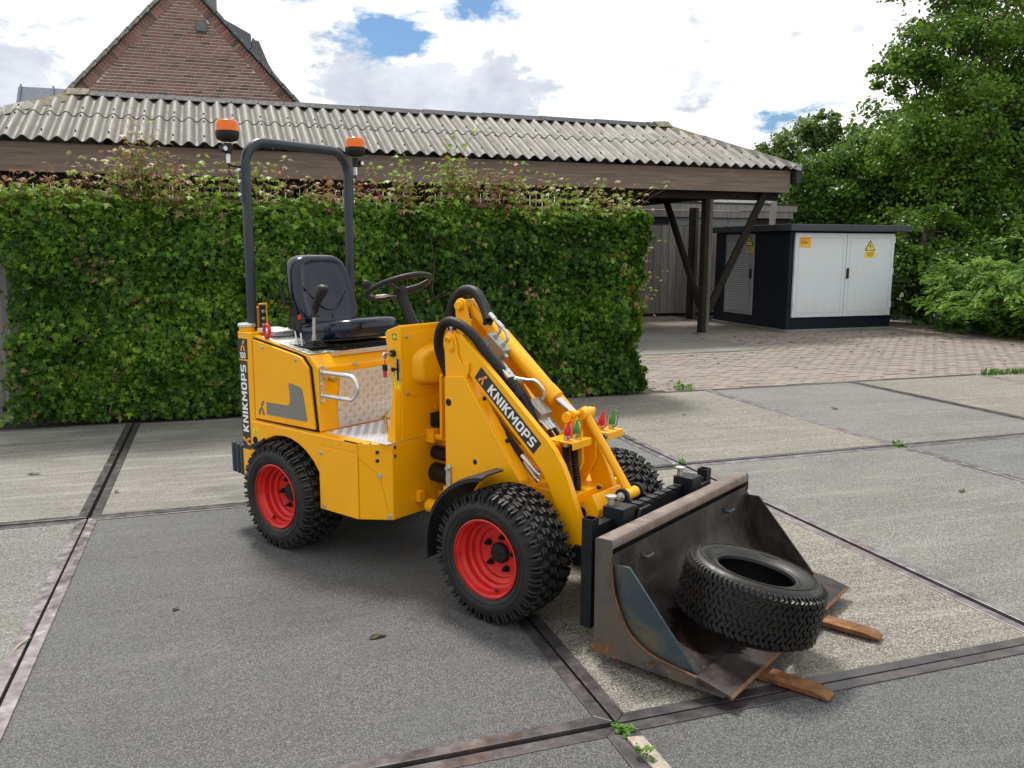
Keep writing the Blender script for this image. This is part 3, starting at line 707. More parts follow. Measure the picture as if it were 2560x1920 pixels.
m = MB(); m.prism([(1.835,5.2),(1.835,6.60),(2.0,6.58),(2.21,6.05),(2.42,5.72),(2.42,5.2)],'y',17.25,21); m.box((1.84,17.2,5.7),(1.90,17.25,6.62)); hp(m,'dormer_cheek','slate',bevel=.01)
m = MB(); m.box((.85,18.5,6.6),(1.08,18.8,8.2)); hp(m,'chimney',simple('grey_flue',(.22,.215,.2),.8,kind='world'),bevel=.01)

clad = empty('metal_clad_building', (-3.42,20,0), label='small blue-grey metal clad building at far left beyond the carport', cat='building')
m = MB(); m.box((-.42,0,0),(1.2,6,4.85)); m.build('wall', simple('white_trim_wall',(.5,.5,.5),.6,kind='world'), clad)
zn = simple('blue_grey_zinc', (.085,.11,.15), .6, 0., kind='world', var=.1)
m = MB(); m.prism([(-.22,4.86),(-.1,4.86),(.65,5.68),(.65,5.72),(.6,5.72)],'x',-.48,1.2); m.build('roof', zn, clad)
for x in (-.44,.32,1.0):
    m = MB(); m.prism([(-.24,4.87),(-.2,4.87),(.62,5.76),(.58,5.78)],'x',x,x+.04); m.build('standing_seam', zn, clad)
m = MB(); m.box((-.14,-.14,0),(.14,.14,.10)); m.box((-.18,-.18,.10),(.18,.18,.14)); m.box((-.12,-.12,-6.0),(.12,.12,0))
ch = m.build('chimney', simple('pale_render',(.45,.44,.42),.8,kind='world')); ch.location = (4.16,24,6.04); tag(ch,'pale square chimney just showing over the corrugated ridge','chimney')

# ---- electrical substation cabinet
cab = empty('transformer_cabinet', (12.33,9.65,0), label='dark blue-black transformer cabinet with two white metal doors on brick paving', cat='electrical cabinet')
def kp(mb, name, mat, parent=None, **k): mb.xform(Matrix.Translation((-12.33,-9.65,0))); return mb.build(name, mat, parent or cab, **k)
MAT['navy'] = simple('navy_black_paint', (.007,.010,.018), .5, var=.25, scale=6, kind='world', bump=.1, spec=.22)
def door_mat():
    t = NT('pale_grey_white_door'); p = t.pos('world'); z = t.n.new('ShaderNodeSeparateXYZ'); t.l.new(p, z.inputs[0])
    run = t.ramp(t.noise(t.map(p, (14, 14, .9)), 1, 6, .6), [(.5, 0.), (.75, .30)]); sp_ = t.math('MULTIPLY', t.ramp(z.outputs[2], [(.28, 1.), (.62, 0.)]), t.ramp(t.noise(p, 9, 9, .75), [(.4, 0.), (.7, .55)]))
    c = t.mix(run, (.60,.65,.68), (.46,.49,.49)); c = t.mix(sp_, c, (.33,.32,.28)); t.set('Base Color', c); t.set('Roughness', .42); t.bump(t.noise(p, 2.2, 2), .05, .03); return t.m
MAT['white_metal'] = door_mat()
m = MB(); m.box((11.1,8.38,.06),(13.6,10.95,1.93)); kp(m,'body','navy',bevel=.012)
m = MB(); m.box((11.06,8.34,-.03),(13.64,10.99,.055)); kp(m,'plinth',SL['smooth'],bevel=.006)
m = MB(); m.box((10.98,8.20,1.935),(13.8,11.07,2.06)); kp(m,'roof',simple('dark_grey_roof_cap',(.05,.058,.072),.45,.2,kind='world'),bevel=.012)
for x0, x1 in ((11.19,12.372),(12.384,13.53)):
    m = MB(); m.box((x0,8.33,.29),(x1,8.378,1.90)); d = kp(m,'door','white_metal',bevel=.006)
    m = MB()
    for a in ((x0+.07,.37,x1-.07,.385),(x0+.07,1.80,x1-.07,1.815),(x0+.07,.385,x0+.085,1.80),(x1-.085,.385,x1-.07,1.80)): m.box((a[0],8.327,a[1]),(a[2],8.329,a[3]))
    kp(m,'panel_rim',simple('door_rim',(.5,.54,.57),.45,kind='world'),d)
    for z in (.45,1.1,1.72):
        m = MB(); xx = x0-.012 if x0 < 12 else x1-.006; m.cyl((xx+.01,8.33,z),(xx+.01,8.33,z+.12),.013,8); kp(m,'hinge','zinc',d)
    if x0 > 12:
        m = MB(); m.box((12.40,8.295,1.03),(12.44,8.329,1.23)); kp(m,'handle','plastic',d,bevel=.006)
m = MB(); m.box((11.27,8.322,1.63),(11.53,8.3285,1.82)); s = kp(m,'warning_label','sign_orange')
m = MB()
for k, (w, z) in enumerate(((.2,1.79),(.12,1.76),(.17,1.735),(.19,1.715),(.15,1.695))): m.box((11.29,8.3195,z),(11.29+w,8.3215,z+.007))
kp(m,'print_lines','decal_black',s,smooth=0)
def hv_sign(cx, zt, parent, f):
    """yellow triangle with a black border and a flash over a yellow plate; f maps (a, z, depth) to world"""
    def poly(pts, d0, d1, nm, mt):
        m = MB(); n = len(pts); vs = [f(a,z,d0) for a,z in pts]+[f(a,z,d1) for a,z in pts]
        m.add(vs,[tuple(range(n)),tuple(range(2*n-1,n-1,-1))]+[(i,(i+1)%n,(i+1)%n+n,i+n) for i in range(n)]); return kp(m,nm,mt,parent,smooth=0)
    poly([(cx-.125,zt-.2),(cx+.125,zt-.2),(cx,zt)],0,.004,'sign_border','decal_black')
    poly([(cx-.098,zt-.186),(cx+.098,zt-.186),(cx,zt-.03)],.005,.007,'warning_triangle','sign_yellow')
    poly([(cx+.005,zt-.06),(cx-.03,zt-.125),(cx-.002,zt-.118),(cx-.012,zt-.175),(cx+.03,zt-.105),(cx+.004,zt-.112)],.008,.009,'flash_symbol','decal_black')
    poly([(cx-.125,zt-.335),(cx+.125,zt-.335),(cx+.125,zt-.215),(cx-.125,zt-.215)],0,.004,'warning_plate','sign_yellow')
    for k,(z,w) in enumerate(((.235,.2),(.258,.16),(.28,.2),(.302,.1))): poly([(cx-w/2,zt-z-.009),(cx+w/2,zt-z-.009),(cx+w/2,zt-z),(cx-w/2,zt-z)],.005,.006,'print_line','decal_black')
hv_sign(12.93,1.77,cab,lambda a,z,d:(a,8.3285-d,z))
m = MB(); m.box((11.065,9.50,.26),(11.098,10.50,1.89)); ld = kp(m,'louvre_door',simple('door_frame_grey',(.30,.31,.31),.5,.3,kind='world'),bevel=.004)
sl = None
for k in range(32):
    m = MB() 
    if sl is None:
        m.box((-.012,-.40,-.018),(.012,.40,-.012),rot=(0,R_(38),0)); m.v = [(x+11.05-12.33,y+10.0-9.65,z+.36) for x,y,z in m.v]
        sl = o = m.build('slat','white_metal',ld,smooth=0)
    else: o = sl.copy(); COL.objects.link(o)
    o.location = (0,0,k*.0445)
m = MB(); m.box((11.03,9.53,1.0),(11.064,9.565,1.2)); kp(m,'handle','plastic',ld)
hv_sign(-9.64,1.86,cab,lambda a,z,d:(11.063-d,-a,z))
pst = MB(); pst.box((-.05,-.05,0),(.05,.05,2.66),rot=(0,R_(3),0)); o = pst.build('timber_stake','grey_wood',bevel=.005); o.location = (12.72,11.3,0); tag(o,'weathered timber stake standing up behind the dark cabinet','stake')

# ================================================================== VEGETATION
def leaf_mat(name, stops, rough=.45, trans=.35):
    t = NT(name); v = t.attr('tint'); col = t.ramp(v, stops)
    t.set('Base Color', col); t.set('Roughness', rough); t.set('Specular IOR Level', .22)
    tr = t.n.new('ShaderNodeBsdfTranslucent'); t.l.new(t.mix(.35, col, (.20,.30,.02)), tr.inputs['Color'])
    mx = t.n.new('ShaderNodeMixShader'); mx.inputs[0].default_value = trans
    t.l.new(t.b.outputs[0], mx.inputs[1]); t.l.new(tr.outputs[0], mx.inputs[2])
    t.l.new(mx.outputs[0], t.n['Material Output'].inputs['Surface']); return t.m
# leaf outlines in the leaf plane (x across, y along, z up) as fans round a centre point
MAPLE = [(0,-.06,0),(.0,-.40,0),(.14,-.27,-.01),(.36,-.34,-.09),(.25,-.10,-.02),(.54,.10,-.13),(.17,.12,-.01),(.11,.34,-.03),(.0,.60,-.11),(-.11,.34,-.03),(-.17,.12,-.01),(-.54,.10,-.13),(-.25,-.10,-.02),(-.36,-.34,-.09),(-.14,-.27,-.01)]
OVAL = [(0,0,.0),(0,-.5,0),(.28,-.22,.07),(.33,.12,.08),(.0,.5,-.06),(-.33,.12,.08),(-.28,-.22,.07)]
SPRAY = [(0,0,.02),(0,-.5,0),(.05,-.3,.0),(.24,-.12,-.03),(.06,-.05,0),(.20,.16,-.04),(.05,.18,0),(.12,.36,-.05),(0,.55,-.08),(-.12,.36,-.05),(-.05,.18,0),(-.20,.16,-.04),(-.06,-.05,0),(-.24,-.12,-.03),(-.05,-.3,0)]
def scatter(name, shape, P, N, size, tint, mat, parent=None, jitter=.6, droop=0., along=None):
    """one mesh of leaves: P positions, N facing directions, per-leaf size and tint"""
    P = np.asarray(P); n = len(P); N = np.asarray(N)+rng.normal(0, jitter, (n,3)); N /= np.linalg.norm(N,axis=1,keepdims=True)+1e-9
    up = rng.normal(0,1,(n,3)) if along is None else np.asarray(along)+rng.normal(0,.25,(n,3))
    up[:,2] -= droop
    X = np.cross(up,N); X /= np.linalg.norm(X,axis=1,keepdims=True)+1e-9; Y = np.cross(N,X)
    S = np.asarray(shape); k = len(S); sz = np.asarray(size).reshape(-1,1,1)
    asp = rng.uniform(.8,1.15,(n,1,1))
    V = P[:,None,:]+sz*(S[None,:,0:1]*asp*X[:,None,:]+S[None,:,1:2]*Y[:,None,:]+S[None,:,2:3]*rng.uniform(.3,1.8,(n,1,1))*N[:,None,:])
    m = k-1; tri = np.array([(0,1+i,1+(i+1)%m) for i in range(m)])
    F = (np.arange(n)*k)[:,None,None]+tri[None]
    return np_mesh(name, V.reshape(-1,3), F.reshape(-1,3), mat, parent, attrs={'tint': np.repeat(tint,k)})
def vnoise(P, s, seed=0):
    """cheap smooth pseudo-noise in about -1..1"""
    P = np.asarray(P)*s; r = np.random.default_rng(seed); out = np.zeros(len(P))
    for i in range(6):
        d = r.normal(0,1,3); d /= np.linalg.norm(d); out += np.sin(P@d*(1+.6*i)+r.uniform(0,6.3))/(1+.35*i)
    return out/2.6

# ---- maple hedge in front of the carport
HX0, HX1, HY0, HY1, HZ = -1.5, 5.16, 2.90, 3.42, 1.97
hedge = empty('maple_hedge', (2.1,3.2,0), label='clipped field maple hedge with reddish young shoots along its top behind the loader', cat='hedge')
HL = leaf_mat('field_maple_leaf', [(0,(.015,.045,.007)),(.35,(.054,.136,.014)),(.6,(.130,.265,.022)),(.76,(.25,.385,.04)),(.84,(.28,.27,.08)),(.92,(.31,.19,.12)),(1,(.29,.09,.08))])
OFF = np.array([2.1,3.2,0])
def hedge_leaves():
    n = 52000; P = np.zeros((n,3)); N = np.zeros((n,3))
    u = rng.random(n)
    fr = u < .70; tp = (u >= .70) & (u < .86); rt = u >= .86
    P[:,0] = rng.uniform(HX0,HX1,n); P[:,2] = rng.uniform(.03,HZ,n)**1.0; P[:,1] = HY0
    dep = np.abs(rng.normal(0,.10,n))
    N[fr] = (0,-1,.35); P[fr,1] = HY0+dep[fr]
    N[tp] = (0,-.35,1); P[tp,2] = HZ-dep[tp]*.8+.02; P[tp,1] = rng.uniform(HY0,HY1+.1,tp.sum())
    N[rt] = (1,-.2,.3); P[rt,0] = HX1-dep[rt]; P[rt,1] = rng.uniform(HY0,HY1,rt.sum())
    q = P.copy(); bump = .12*vnoise(q,2.3,1)+.10*vnoise(q,6.5,2)+.06*vnoise(q,13,3)
    P[fr,1] -= bump[fr]; P[tp,2] += .9*bump[tp]; P[rt,0] += 1.7*bump[rt]
    # rounded shoulders and a loose, slightly bulging foot
    sh = np.clip((P[:,2]-1.72)/.3,0,1); P[fr,1] += .10*sh[fr]**2
    sx = np.clip((P[:,0]-4.85)/.35,0,1); P[fr,1] += .10*sx[fr]**2
    lo = np.clip(.28-P[:,2],0,.28)/.28; P[fr,1] += .05*lo[fr]-.08*np.maximum(0,vnoise(q,3,9))[fr]*lo[fr]
    # thin ragged left end and a few holes
    keep = (P[:,0] > -1.12+.22*vnoise(P*np.array([0,1,1]),3,5)) | (rng.random(n) < .07) | (P[:,2] > 1.45)
    hole = vnoise(q,3.1,12) > .74; keep &= ~(hole & (rng.random(n) < .8))
    e = ((P[:,0]+1.12)/.20)**2+((P[:,2]-1.12)/.42)**2+.5*vnoise(q,6,31); keep &= (e > 1) | (rng.random(n) < .06)
    P, N = P[keep], N[keep]; n = len(P)
    clump = vnoise(P,4.5,4)*.5+vnoise(P,1.3,6)*.5
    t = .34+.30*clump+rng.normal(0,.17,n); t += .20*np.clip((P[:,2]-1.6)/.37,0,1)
    t = np.clip(t,0.02,.78)
    red = (vnoise(P,7.5,8)+rng.normal(0,.35,n)) > 1.02; t[red] = rng.uniform(.78,.96,red.sum())
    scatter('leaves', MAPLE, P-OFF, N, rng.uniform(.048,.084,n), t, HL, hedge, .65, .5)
    # deep, darker-lit interior layer
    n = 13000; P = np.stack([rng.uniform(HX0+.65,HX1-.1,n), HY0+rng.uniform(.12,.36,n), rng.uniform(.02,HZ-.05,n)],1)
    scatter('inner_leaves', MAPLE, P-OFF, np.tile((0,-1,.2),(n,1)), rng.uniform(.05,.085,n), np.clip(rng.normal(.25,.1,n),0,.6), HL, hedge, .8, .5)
hedge_leaves()
# upright young shoots: stem plus paired leaves
stem_mat = simple('young_stem', (.16,.07,.04), .7, kind='world'); twig_mat = simple('hedge_twig', (.085,.065,.045), .85, kind='world')
def shoots():
    sm = MB(); P, N, S, T, A = [], [], [], [], []
    def shoot(x, y, z0, h, t0, lean, ls=.092):
        pts = []; n = max(3, int(h/.068)); dx, dy = random.gauss(0,.10)*h+lean*h, random.gauss(0,.09)*h
        for i in range(n+1):
            f = i/n; pts.append((x+dx*f*f-OFF[0], y+dy*f*f-OFF[1], z0+h*f))
        sm.tube(pts, [.0035*(1-.6*i/n) for i in range(n+1)], 4)
        for i in range(1, n+1):
            f = i/n; a0 = (i % 2)*math.pi/2+random.gauss(0,.3)
            for k in (0, math.pi):
                if random.random() < .1: continue
                a = a0+k; l = ls*(1.05-.45*f)*random.uniform(.75,1.25); d = Vector((math.cos(a),math.sin(a),.35))
                p = Vector(pts[i])+d*l*.75
                P.append(p); N.append((d.x*.45,d.y*.45,1)); A.append((d.x,d.y,-.25)); S.append(l)
                T.append(min(1,max(.3,t0+random.gauss(0,.06)+.10*f)))
    random.seed(21)
    for k in range(300):
        x = random.uniform(-1.1,5.2); y = random.uniform(2.98,3.42); g = math.sin(x*2.1+.8)+.8*math.sin(x*5.3+2)
        h = max(.08, random.gauss(.25+.07*g,.10)); red = math.sin(x*1.7+3.6)+.6*math.sin(x*4.1)+random.gauss(0,.5)
        shoot(x,y,HZ-.12,h+.10,.80+.075*red if random.random()<.75 else .68,0)
    for (x,h,t) in ((-.02,.52,.86),(.06,.62,.84),(.18,.50,.80),(.27,.78,.70),(.33,.55,.80),(.42,.48,.84),(.62,.44,.78),(.9,.45,.72),(1.2,.42,.78),(1.5,.36,.9),(2.5,.44,.66),(2.62,.50,.66),(2.95,.5,.68),(3.05,.82,.64),(3.12,.5,.70),(3.55,.46,.92),(3.66,.50,.95),(3.85,.42,.88),(4.4,.40,.78),(4.6,.36,.72),(-.55,.4,.93),(-.8,.3,.95),(-.35,.36,.97),(1.85,.33,.97),(2.1,.30,.98),(.5,.5,.85),(.35,.42,.87),(.1,.7,.83),(.22,.66,.86),(.28,.6,.78),(-.1,.45,.88),(3.0,.62,.66),(2.8,.5,.64),(3.2,.45,.67),(2.56,.55,.65),(3.6,.55,.9),(1.05,.5,.76),(1.35,.5,.8),(4.15,.42,.8),(4.85,.4,.77)):
        for q in range(2): shoot(x+random.gauss(0,.05),random.uniform(3.0,3.25),HZ-.18,h+random.uniform(-.05,.05)+.1,t,.0,.098)
    shoot(3.02,3.05,1.95,.85,.66,.42,.10); shoot(.25,3.05,1.9,.88,.74,0,.09)
    for k in range(30): # sprays off the right-hand end
        z = random.uniform(.4,2.0); shoot(5.1,random.uniform(3.0,3.4),z,random.uniform(.15,.38),.78,random.uniform(.5,1.1),.085)
    tag(sm.build('shoot_stems', stem_mat, hedge, smooth=60),kind='stuff')
    scatter('shoot_leaves', MAPLE, P, N, np.array(S)*1.0, np.array(T), HL, hedge, .25, .3, A)
    tw = MB(); random.seed(4)
    for k in range(60):
        x = random.uniform(HX0+.15,HX1-.1); y = random.uniform(HY0+.15,HY1-.05); pts = [(x-OFF[0],y-OFF[1],0)]
        for i in range(1,6): pts.append((pts[-1][0]+random.gauss(0,.05),pts[-1][1]+random.gauss(0,.03),i*.36))
        tw.tube(pts,[.014,.012,.01,.008,.006,.004],5)
        for q in range(7):
            p = Vector(random.choice(pts[1:5])); d = Vector((random.gauss(0,.18),-random.uniform(.05,.22),random.uniform(.02,.2))); tw.tube([p,p+d*.6,p+d],[.005,.004,.002],4)
    tag(tw.build('branches', twig_mat, hedge, smooth=60),kind='stuff')
shoots()
# grey plank fence standing just behind the hedge
fence = empty('plank_fence', (2,3.5,0), label='low grey plank fence half hidden behind the maple hedge', cat='fence')
pl = None; x = -2.6
while x < 5.05:
    if pl is None: m = MB(); m.box((-.072,-.011,.04),(.072,.011,1.72)); pl = o = m.build('plank','grey_wood',fence,bevel=.003,seg=1)
    else: o = pl.copy(); COL.objects.link(o)
    o.location = (x-2, random.uniform(-.004,.004), random.uniform(-.015,.01)); x += .149
for x in (-2.2,-.3,1.6,3.4,5.16):
    m = MB(); m.box((x-2-.045,-.12,0),(x-2+.045,-.02,1.72 if x < 5 else 1.2)); m.build('fence_post','grey_wood',fence,bevel=.005)
for z in (.35,1.4):
    m = MB(); m.box((-4.5,.012,z),(3.1,.055,z+.09)); m.build('fence_rail','grey_wood',fence)

# ---- trees
bark = simple('grey_brown_bark', (.085,.07,.055), .9, var=.4, scale=12, bump=.6, bscale=30, kind='world')
TL = leaf_mat('alder_leaf', [(0,(.020,.052,.013)),(.3,(.045,.115,.016)),(.55,(.095,.20,.024)),(.8,(.17,.29,.04)),(1,(.26,.30,.08))], .28, .45)
TL2 = leaf_mat('willow_like_leaf', [(0,(.03,.065,.02)),(.4,(.06,.125,.03)),(.7,(.115,.195,.05)),(1,(.2,.25,.08))], .42, .4)
def tree(name, label, base, height, blobs, n, lsize, mat, group=None, seed=1, tint0=.42, shape=OVAL):
    r = np.random.default_rng(seed); random.seed(seed)
    root = empty(name, base, label=label, cat='tree', group=group); B = np.array(base)
    tr = MB(); top = Vector((random.gauss(0,.2),random.gauss(0,.2),height*.8))
    tr.tube(bez([(0,0,-.1),(random.gauss(0,.08),random.gauss(0,.08),height*.25),(top.x*.6,top.y*.6,height*.5),top]), [.16*(1-.8*i/24)+.015 for i in range(25)][:len(bez([(0,0,0),(0,0,1),(0,0,2),(0,0,3)]))], 9)
    for (c, rad) in blobs:
        c = Vector(c); z0 = min(c.z*.75, height*.7)*random.uniform(.45,.8); a = Vector((top.x*z0/height*.8,top.y*z0/height*.8,z0))
        mid = a.lerp(c,.5)+Vector((random.gauss(0,.15),random.gauss(0,.15),random.uniform(0,.3)))
        tr.tube(bez([a,mid,c],12),[.055*(1-i/13*.85) for i in range(13)],6)
        for k in range(9):
            d = Vector((random.gauss(0,1),random.gauss(0,1),random.gauss(.1,.8))).normalized()*max(rad)*random.uniform(.5,.98); d = Vector((d.x*rad[0],d.y*rad[1],d.z*rad[2]))/max(rad)
            tr.tube([c.lerp(a,.15*random.random()),c+d*.5+Vector((0,0,.1)),c+d],[.02,.012,.005],5)
    tr.build('trunk', bark, root, smooth=60)
    w = np.array([ra[0]*ra[1]+ra[1]*ra[2] for _, ra in blobs]); w /= w.sum(); P, N = [], []
    for (c, rad), q in zip(blobs, w):
        k = int(n*q); d = r.normal(0,1,(k,3)); d /= np.linalg.norm(d,axis=1,keepdims=True)
        # gather the leaves into twig-end clumps so that gaps and tufts appear
        nc = max(12, k//95); cd = r.normal(0,1,(nc,3)); cd /= np.linalg.norm(cd,axis=1,keepdims=True)
        cr = r.uniform(.35,1.06,nc)**.6; ci = r.integers(0,nc,k)
        centre = cd[ci]*cr[ci][:,None]*np.array(rad)
        off = r.normal(0,1,(k,3))*np.array([.17,.17,.12])*max(.6,min(rad))
        P.append(np.array(c)+centre+off); N.append(cd[ci]*.6+d*.35+np.array([0,0,.55]))
    P = np.concatenate(P); N = np.concatenate(N); ok = P[:,2] > .12; P, N = P[ok], N[ok]
    t = np.clip(tint0+.26*vnoise(P+B,1.7,seed)+r.normal(0,.16,len(P)),0,1)
    scatter('crown', shape, P, N, r.uniform(.7,1.25,len(P))*lsize, t, mat, root, .55, .35)
    return root
tree('alder_tree', 'tallest leafy green tree at the right, its crown reaching past the top edge', (18.6,11.6,0), 9.5,
     [((-1.2,-.6,2.6),(1.6,1.6,1.3)),((1.2,-1.4,2.8),(2.0,1.6,1.5)),((-.5,-1.0,4.5),(2.0,1.7,1.2)),((1.6,-.8,5.2),(2.1,1.7,1.5)),((-.6,0,6.2),(1.7,1.6,1.1)),((-2.0,-.3,4.0),(1.1,1.1,.9)),((-1.9,0,5.8),(.9,.9,.5)),((.9,.3,7.4),(1.9,1.7,1.2)),((-.9,.4,8.3),(1.2,1.2,.9)),((1.4,.2,9.2),(1.7,1.5,1.1)),((3.4,-.8,4.0),(1.9,1.7,1.8)),((3.6,0,7.0),(1.9,1.7,1.6))], 78000, .105, TL, seed=5, tint0=.54)
tree('alder_tree', 'dense dark green tree directly behind the transformer cabinet', (16.9,13.4,0), 4.6,
     [((-.3,-.6,1.8),(1.6,1.3,1.3)),((.9,-.8,3.0),(1.6,1.3,1.3)),((-.9,-.2,3.2),(1.2,1.1,.9)),((.4,0,3.9),(1.1,1.1,.7)),((1.6,.2,4.2),(1.2,1.1,1.0)),((-1.5,0,2.4),(1.1,1.0,1.2))], 42000, .10, TL, seed=8, tint0=.42)
tree('willow_like_tree', 'smaller yellow-green tree with thin upright twigs beside the right end of the carport roof', (17.0,15.8,0), 5.5,
     [((-.7,0,2.6),(1.3,1.2,1.3)),((.5,0,3.4),(1.3,1.2,1.1)),((-.3,0,4.4),(.85,.8,.8)),((.55,.1,4.9),(.6,.6,.65)),((-1.2,0,3.9),(.5,.5,.6))], 22000, .12, TL2, seed=12, tint0=.55)
tree('background_tree', 'broad green tree far back on the right, filling the gap low behind the taller one', (23.5,16.5,0), 7.,
     [((-3.5,0,2.0),(2.2,1.6,1.8)),((-1,0,2.6),(2.4,1.8,2.2)),((1.6,0,3.4),(2.4,1.8,2.4)),((-2.2,.3,4.6),(2.2,1.6,1.5)),((.4,0,5.6),(2.2,1.8,1.6)),((2.8,0,6),(2,1.6,1.6))], 26000, .19, TL, seed=15, tint0=.42)
tree('laurel_bush', 'mid-height bush of glossy leaves between the cabinet and the low conifer shrub', (15.3,9.3,0), 2.6,
     [((-.5,0,.8),(.9,.8,.8)),((.7,-.2,1.2),(1.1,.9,.9)),((1.9,-.6,1.5),(1.1,.9,.9)),((.2,.3,1.8),(.9,.8,.7)),((3,-1,1.6),(1,.9,1))], 22000, .10, TL, seed=18, tint0=.30)
# low feathery conifer shrub
yew = empty('conifer_shrub', (15.2,6.2,0), label='low spreading feathery bright green conifer shrub at the right edge of the paving', cat='shrub')
YL = leaf_mat('conifer_spray', [(0,(.016,.05,.008)),(.35,(.055,.14,.012)),(.65,(.14,.27,.02)),(1,(.27,.40,.04))], .5, .35)
def yew_sprays():
    P, A, T = [], [], []; r = np.random.default_rng(31); st = MB(); random.seed(31)
    # arching boughs from a row of stems; sprays set along the boughs
    for k in range(640):
        bx, by = r.uniform(-1.5,4.2), r.uniform(-2.4,1.9)
        if bx+.42*by < -1.45: bx += 1.3
        if by > 1.0 and bx < -.8: bx += .8
        az = r.uniform(0,2*math.pi) if k % 3 else math.atan2(-.6,-.8)+r.normal(0,.7); L = r.uniform(.5,1.05); h = r.uniform(1.0,1.65)*(1.30+.20*bx)
        h = min(h, 2.9); z0 = h*r.uniform(.25,.55)*(1 if k % 5 < 3 else .35); pts = []
        for i in range(9):
            f = i/8; pts.append(Vector((bx+math.cos(az)*L*f, by+math.sin(az)*L*f, max(.05, z0+h*(.85*f-.62*f*f)))))
        if k % 4 == 0: st.tube(pts,[.008-.0008*i for i in range(9)],4)
        for i in range(1,9):
            d = (pts[i]-pts[i-1]).normalized(); sd_ = d.cross(Vector((0,0,1))).normalized()
            for q in range(7):
                s = (-1 if q % 2 else 1)*r.uniform(.0,.13); P.append(pts[i]+sd_*s+Vector((0,0,r.normal(0,.035)))-d*r.uniform(0,.1))
                v = d+sd_*s*5+Vector((0,0,-.15)); A.append(v.normalized()); T.append(.36+.28*i/8+r.normal(0,.09))
    P, A, T = np.array(P), np.array(A), np.array(T); ok = ~((P[:,0]+15.2 < 13.85) & (P[:,1]+6.2 > 7.95)); P, A, T = P[ok], A[ok], T[ok]; T = np.clip(np.array(T)+.12*vnoise(P,2.2,3),0,1)
    scatter('foliage', SPRAY, P, np.tile((-.25,-.35,1),(len(P),1)), r.uniform(.09,.165,len(P)), T, YL, yew, .35, .0, A)
    st.build('stems', bark, yew, smooth=60)
    n = 9000; P = np.stack([r.uniform(-1.2,4.4,n), r.uniform(-1.9,2.0,n), r.uniform(.02,1.3,n)],1); P = P[((P[:,0]+.42*P[:,1]) > -1.3) & ~((P[:,0] < -1.2) & (P[:,1] > 1.6))]
    scatter('inner_foliage', SPRAY, P, np.tile((0,0,1),(len(P),1)), np.full(len(P),.2), np.clip(r.normal(.25,.1,len(P)),0,1), YL, yew, .8, .3)
yew_sprays()
# distant house wall glimpsed through the trees
m = MB(); m.box((-2,0,0),(2,4,2.5)); m.box((-2.2,-.2,2.5),(2.2,4.2,2.62)); o = m.build('garden_shed', simple('pale_render_wall',(.42,.40,.38),.8,kind='world')); o.location = (27,15.,0); tag(o,'pale low building glimpsed through the leaves at the far right','building')

# ---- weeds in the slab joints and litter
WL = leaf_mat('weed_leaf', [(0,(.04,.11,.015)),(1,(.13,.26,.03))], .5, .3)
def weed(loc, label, n, rad, size, h=.04):
    r = np.random.default_rng(int(abs(loc[0]*100)+n)); P = np.stack([r.normal(0,rad,n), r.normal(0,rad,n), np.abs(r.normal(0,h*.5,n))+.006],1)
    N = np.concatenate([P[:,:2]*6,np.ones((n,1))],1)
    o = scatter('weed', OVAL, P, N, r.uniform(.6,1.3,n)*size, r.random(n), WL, None, .3)
    o.location = loc; tag(o, label, 'weed', 'weeds in the slab joints'); return o
weed((2.005,-3.045,.0),'mossy green tuft where four steel rims meet at the front of the yard',46,.016,.02,.02)
weed((2.0,-3.205,.008),'small broad-leaved weed on the broken mortar at the bottom edge',18,.016,.024,.035)
weed((4.0,.03,0),'dark green tuft in the joint corner just right of the far front wheel',30,.018,.026,.04)
weed((6.0,.0,0),'tiny tuft at the joint crossing right of the pale pebbled slab',44,.022,.035,.04)
weed((5.75,3.05,0),'small weed at the brick edge by the right foot of the hedge',60,.07,.05,.07)
def grass_strip():
    r = np.random.default_rng(4); n = 420; t = r.random(n); P = np.stack([10.0+2.2*t, 2.86-.5*t*t+r.normal(0,.03,n), r.uniform(.01,.05,n)],1)
    o = scatter('grass', SPRAY, P, np.tile((0,-1,.4),(n,1)), r.uniform(.05,.10,n), r.random(n), WL, None, .6, .0, np.tile((0,0,1),(n,1)))
    tag(o,'strip of grass growing in the slab joint at the right edge of the paving','grass',kind='stuff')
grass_strip()
litter_m = simple('dry_leaf', (.075,.055,.028), .8, var=.4, kind='world')
pale_m = simple('pale_straw', (.42,.36,.24), .8, var=.2, kind='world')
def litter(x, y, l, rz, mat, label, cat='dead leaf', nm='dead_leaf'):
    m = MB(); q = [(-.5,0,.004),(-.2,.16,.012),(.2,.17,.006),(.5,0,.012),(.2,-.15,.016),(-.2,-.16,.006)]
    m.add([(a*l,b_*l,c) for a,b_,c in q],[(0,1,2),(0,2,3),(0,3,4),(0,4,5)]); o = m.build(nm,mat,smooth=0); o.location = (x,y,.003); o.rotation_euler = (0,0,rz); tag(o,label,cat,'leaf litter on the slabs')
litter(1.35,-2.1,.09,.3,litter_m,'single dead leaf lying on the grey slab in front of the loader')
litter(.55,-1.55,.05,1.,litter_m,'small dead leaf on the grey slab left of the front wheel')
for x,y,l,t in ((-.5,1.2,.10,'largest of the dead leaves on the smooth slab at the left, near the hedge'),(-.9,1.9,.08,'dead leaf on the left-hand smooth slab close to the foot of the hedge'),(.1,.55,.06,'small dead leaf beside the joint crossing behind the rear wheel'),
    (6.6,1.5,.10,'dead leaf on the grey-green slab before the brick paving'),(5.4,-1.2,.09,'dead leaf on the plain grey slab to the right of the bucket'),(5.0,1.7,.06,'dead leaf on the far half of the pale pebbled slab by the hedge corner')):
    litter(x,y,l,random.uniform(0,3),litter_m,t)
random.seed(77); cr = MB()
